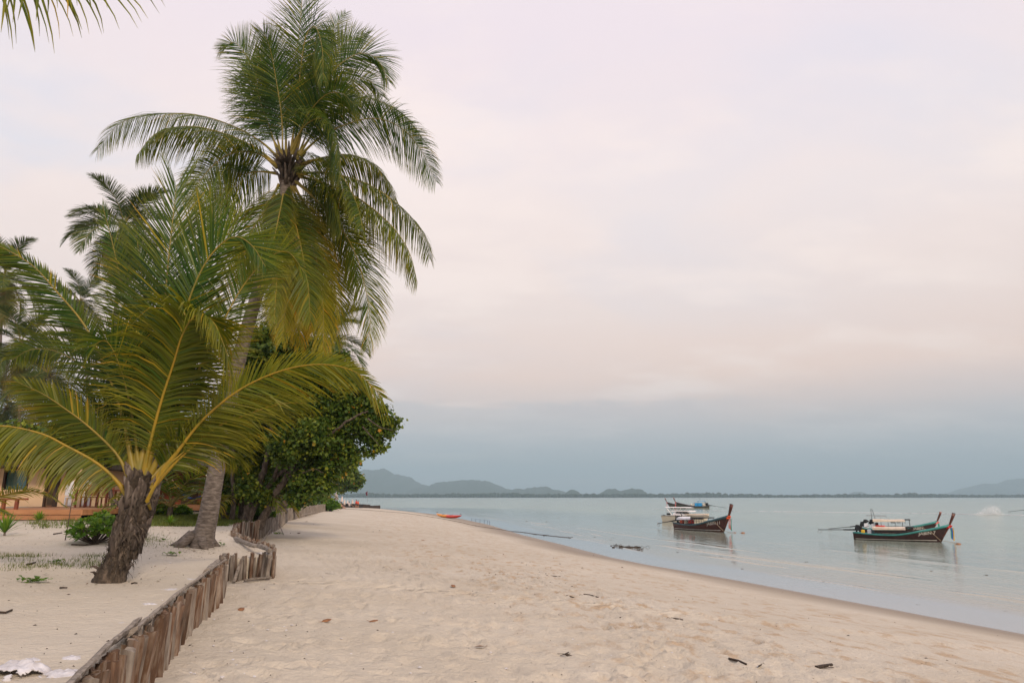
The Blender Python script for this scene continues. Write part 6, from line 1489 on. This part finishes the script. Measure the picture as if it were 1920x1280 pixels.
# ================================================================== beach bar on the point: parasols, loungers, people, flag
M['canvas'] = nmat('cream_canvas', (.55, .43, .38), (.68, .56, .50), 4, .8, .3, stretch=(1, 1, .2)); M['skin'] = nmat('skin', (.34, .18, .12), (.42, .23, .15), 3, .5, 0); M['hair'] = paint('dark_hair', (.02, .014, .01), .6)
def parasol(label, px, py, Y, hpx):
    p = AT(px, py, Y); p.z = H(p.x, Y); h = hpx * Y / FPX; root = empty('closed_parasol', p, label, 'parasol', 'closed parasols at the beach bar')
    MB().tube([(0, 0, 0), (0, 0, h)], .035, 6).build('pole', M['darkwood'], root)
    MB().tube([(0, 0, h * .30), (0, 0, h * .42), (0, 0, h * .8), (0, 0, h * 1.02)], [h * .17, h * .16, h * .09, .02], 10, jit=.18).build('canopy', M['canvas'], root, True)
Yb = 150
parasol('largest closed cream parasol at the left of the beach bar', 630, 940, Yb, 22); parasol('closed pale parasol second from the left at the bar', 641, 940, Yb + 8, 14); parasol('closed parasol in the middle of the beach bar', 646, 940, Yb + 6, 14); parasol('closed pale parasol under the tree at the bar', 652, 940, Yb + 12, 13); parasol('closed whitish parasol at the seaward end of the bar', 661, 940, Yb + 4, 15)
def lounger(label, px, Y, rz, mm='dark'):
    p = AT(px, 941, Y); p.z = H(p.x, Y); root = empty('sun_lounger', p, label, 'sun lounger', 'loungers at the beach bar', rz)
    MB().box((0, 0, .32), (1.3, .6, .08)).build('seat', M[mm], root); MB().box((-.85, 0, .58), (.75, .6, .07), Euler((0, .8, 0)).to_matrix()).build('backrest', M[mm], root)
    for x in (-.6, .6):
        for y in (-.25, .25): MB().box((x, y, .14), (.06, .06, .28)).build('leg', M['dark'], root)
for i, (x, l) in enumerate(((617, 'dark lounger left of the big parasol'), (624, 'dark lounger under the big parasol'), (634, 'dark lounger right of the big parasol'), (640, 'dark lounger second right of the big parasol'), (647, 'dark lounger in the middle of the bar'), (653, 'dark lounger beside the seated people'), (660, 'dark lounger nearest the red-shirted person'), (674, 'grey lounger at the seaward end'))): lounger(l, x, Yb + (i % 3) * 3, i * .5 - 1)
def person(label, p, pose, rz, shirt, s=1.0):
    J = {'sit': dict(pel=(0, 0, .12), ch=(-.12, 0, .58), nk=(-.14, 0, .74), hd=(-.12, 0, .92), lk=(.38, .12, .38), lf=(.70, .14, .06), rk=(.40, -.12, .34), rf=(.74, -.12, .06), le=(-.05, .30, .42), lh=(.22, .22, .40), re=(-.28, -.30, .38), rh=(-.36, -.34, .06)),
         'chair': dict(pel=(0, 0, .50), ch=(-.06, 0, .96), nk=(-.06, 0, 1.12), hd=(-.03, 0, 1.30), lk=(.44, .12, .50), lf=(.46, .12, .06), rk=(.44, -.12, .50), rf=(.50, -.12, .06), le=(.02, .27, .78), lh=(.26, .2, .66), re=(.02, -.27, .78), rh=(.26, -.2, .66)),
         'stand': dict(pel=(0, 0, .92), ch=(0, 0, 1.34), nk=(0, 0, 1.50), hd=(.02, 0, 1.66), lk=(.05, .1, .5), lf=(0, .12, .05), rk=(.02, -.1, .5), rf=(-.05, -.12, .05), le=(0, .27, 1.12), lh=(.05, .3, .86), re=(0, -.27, 1.12), rh=(.06, -.3, .86))}[pose]
    root = empty('person', p, label, 'person', None, rz); root.scale = (s, s, s)
    names = ['pel', 'ch', 'nk', 'hd', 'lk', 'lf', 'rk', 'rf', 'le', 'lh', 're', 'rh']; V = [Vector(J[n]) for n in names]
    ft = lambda q: q + Vector((.17, 0, -.02)); V += [ft(Vector(J['lf'])), ft(Vector(J['rf'])), Vector(J['ch']) + Vector((0, .18, .06)), Vector(J['ch']) + Vector((0, -.18, .06))]
    E = [(0, 1), (1, 2), (2, 3), (0, 4), (4, 5), (0, 6), (6, 7), (1, 14), (14, 8), (8, 9), (1, 15), (15, 10), (10, 11), (5, 12), (7, 13)]
    rad = [.14, .15, .065, .10, .075, .045, .075, .045, .045, .03, .045, .03, .03, .03, .065, .065]
    me = bpy.data.meshes.new('body'); me.from_pydata([tuple(v) for v in V], E, []); o = link('body', me, M['skin'], root)
    sk = o.modifiers.new('skin', 'SKIN'); o.modifiers.new('sub', 'SUBSURF').levels = 1; o.modifiers['sub'].render_levels = 1
    for i, v in enumerate(me.skin_vertices[0].data): v.radius = (rad[i], rad[i] * (.85 if i > 1 else .8)); v.use_root = (i == 0)
    c = Vector(J['ch']); q = Vector(J['pel']); n = Vector(J['nk'])
    MB().tube([q - (c - q) * .05, (c + q) / 2, c + Vector((0, 0, .04)), n], [.175, .17, .20, .08], 10, flat=1.05).build('shirt', M[shirt], root, True)
    h = Vector(J['hd']); MB().blob(h + Vector((-.02, 0, .045)), .115, 1, .95, 1.0, 10, 7).build('hair', M['hair'], root, True)
    MB().tube([q + Vector((-.02, 0, 0)), q.lerp(Vector(J['lk']), .7)], [.13, .095], 8).tube([q + Vector((-.02, 0, 0)), q.lerp(Vector(J['rk']), .7)], [.13, .095], 8).build('shorts', M['dark'], root, True)
def on(px, Y): p = AT(px, 941, Y); p.z = H(p.x, Y); return p
def at_lounger(px, Y, dz=0): p = on(px, Y); p.z += dz; return p
person('person in a red shirt sitting at the seaward end of the beach bar', on(668, Yb), 'stand', 2.6, 'red')
person('person in an orange shirt sitting beside the one in red', on(671.5, Yb + 1), 'stand', 1.2, 'orange', .92)
person('person in a pale blue shirt sitting under the bar parasols', at_lounger(638, Yb - 1, .25), 'sit', -.4, 'tarp_w')
person('person in a white shirt by the middle loungers of the bar', at_lounger(656, Yb - 1, .25), 'sit', .4, 'white')
g_ = G(640, 953.5, 200); person('sunbather in pale shorts sitting on the sand below the bar wall', g_, 'sit', -.5, 'skin')
g_ = G(634, 953.0, 200); person('second sunbather on the sand, left of the other one', g_, 'sit', -.2, 'pink')
def flag():
    p = AT(688.5, 945, 195); p.z = H(p.x, 195) ; h = 31 * 195 / FPX; root = empty('flag', p, 'dark red flag drooping on a thin pole at the sandy point', 'flag')
    MB().tube([(0, 0, 0), (0, 0, h)], .04, 5).build('pole', M['steel'], root)
    MB().grid(lambda u, v: Vector((-.1 - .55 * u + .25 * u * v, .12 * math.sin(u * 6 + v * 3), h - .15 - v * 1.25 - .5 * u * (1 - v) + .1 * u)), 6, 8).build('cloth', M['maroon'], root, True)
M['maroon'] = paint('maroon_cloth', (.10, .01, .03), .8); flag()
def signb():
    p = on(612, 118); root = empty('white_table', p, 'small white round table at the end of the garden by the bar', 'table')
    MB().tube([(0, 0, 0), (0, 0, .72)], .06, 6).build('leg', M['plasticw'], root); MB().tube([(0, 0, .72), (0, 0, .78)], .55, 12).build('tabletop', M['plasticw'], root)
signb()
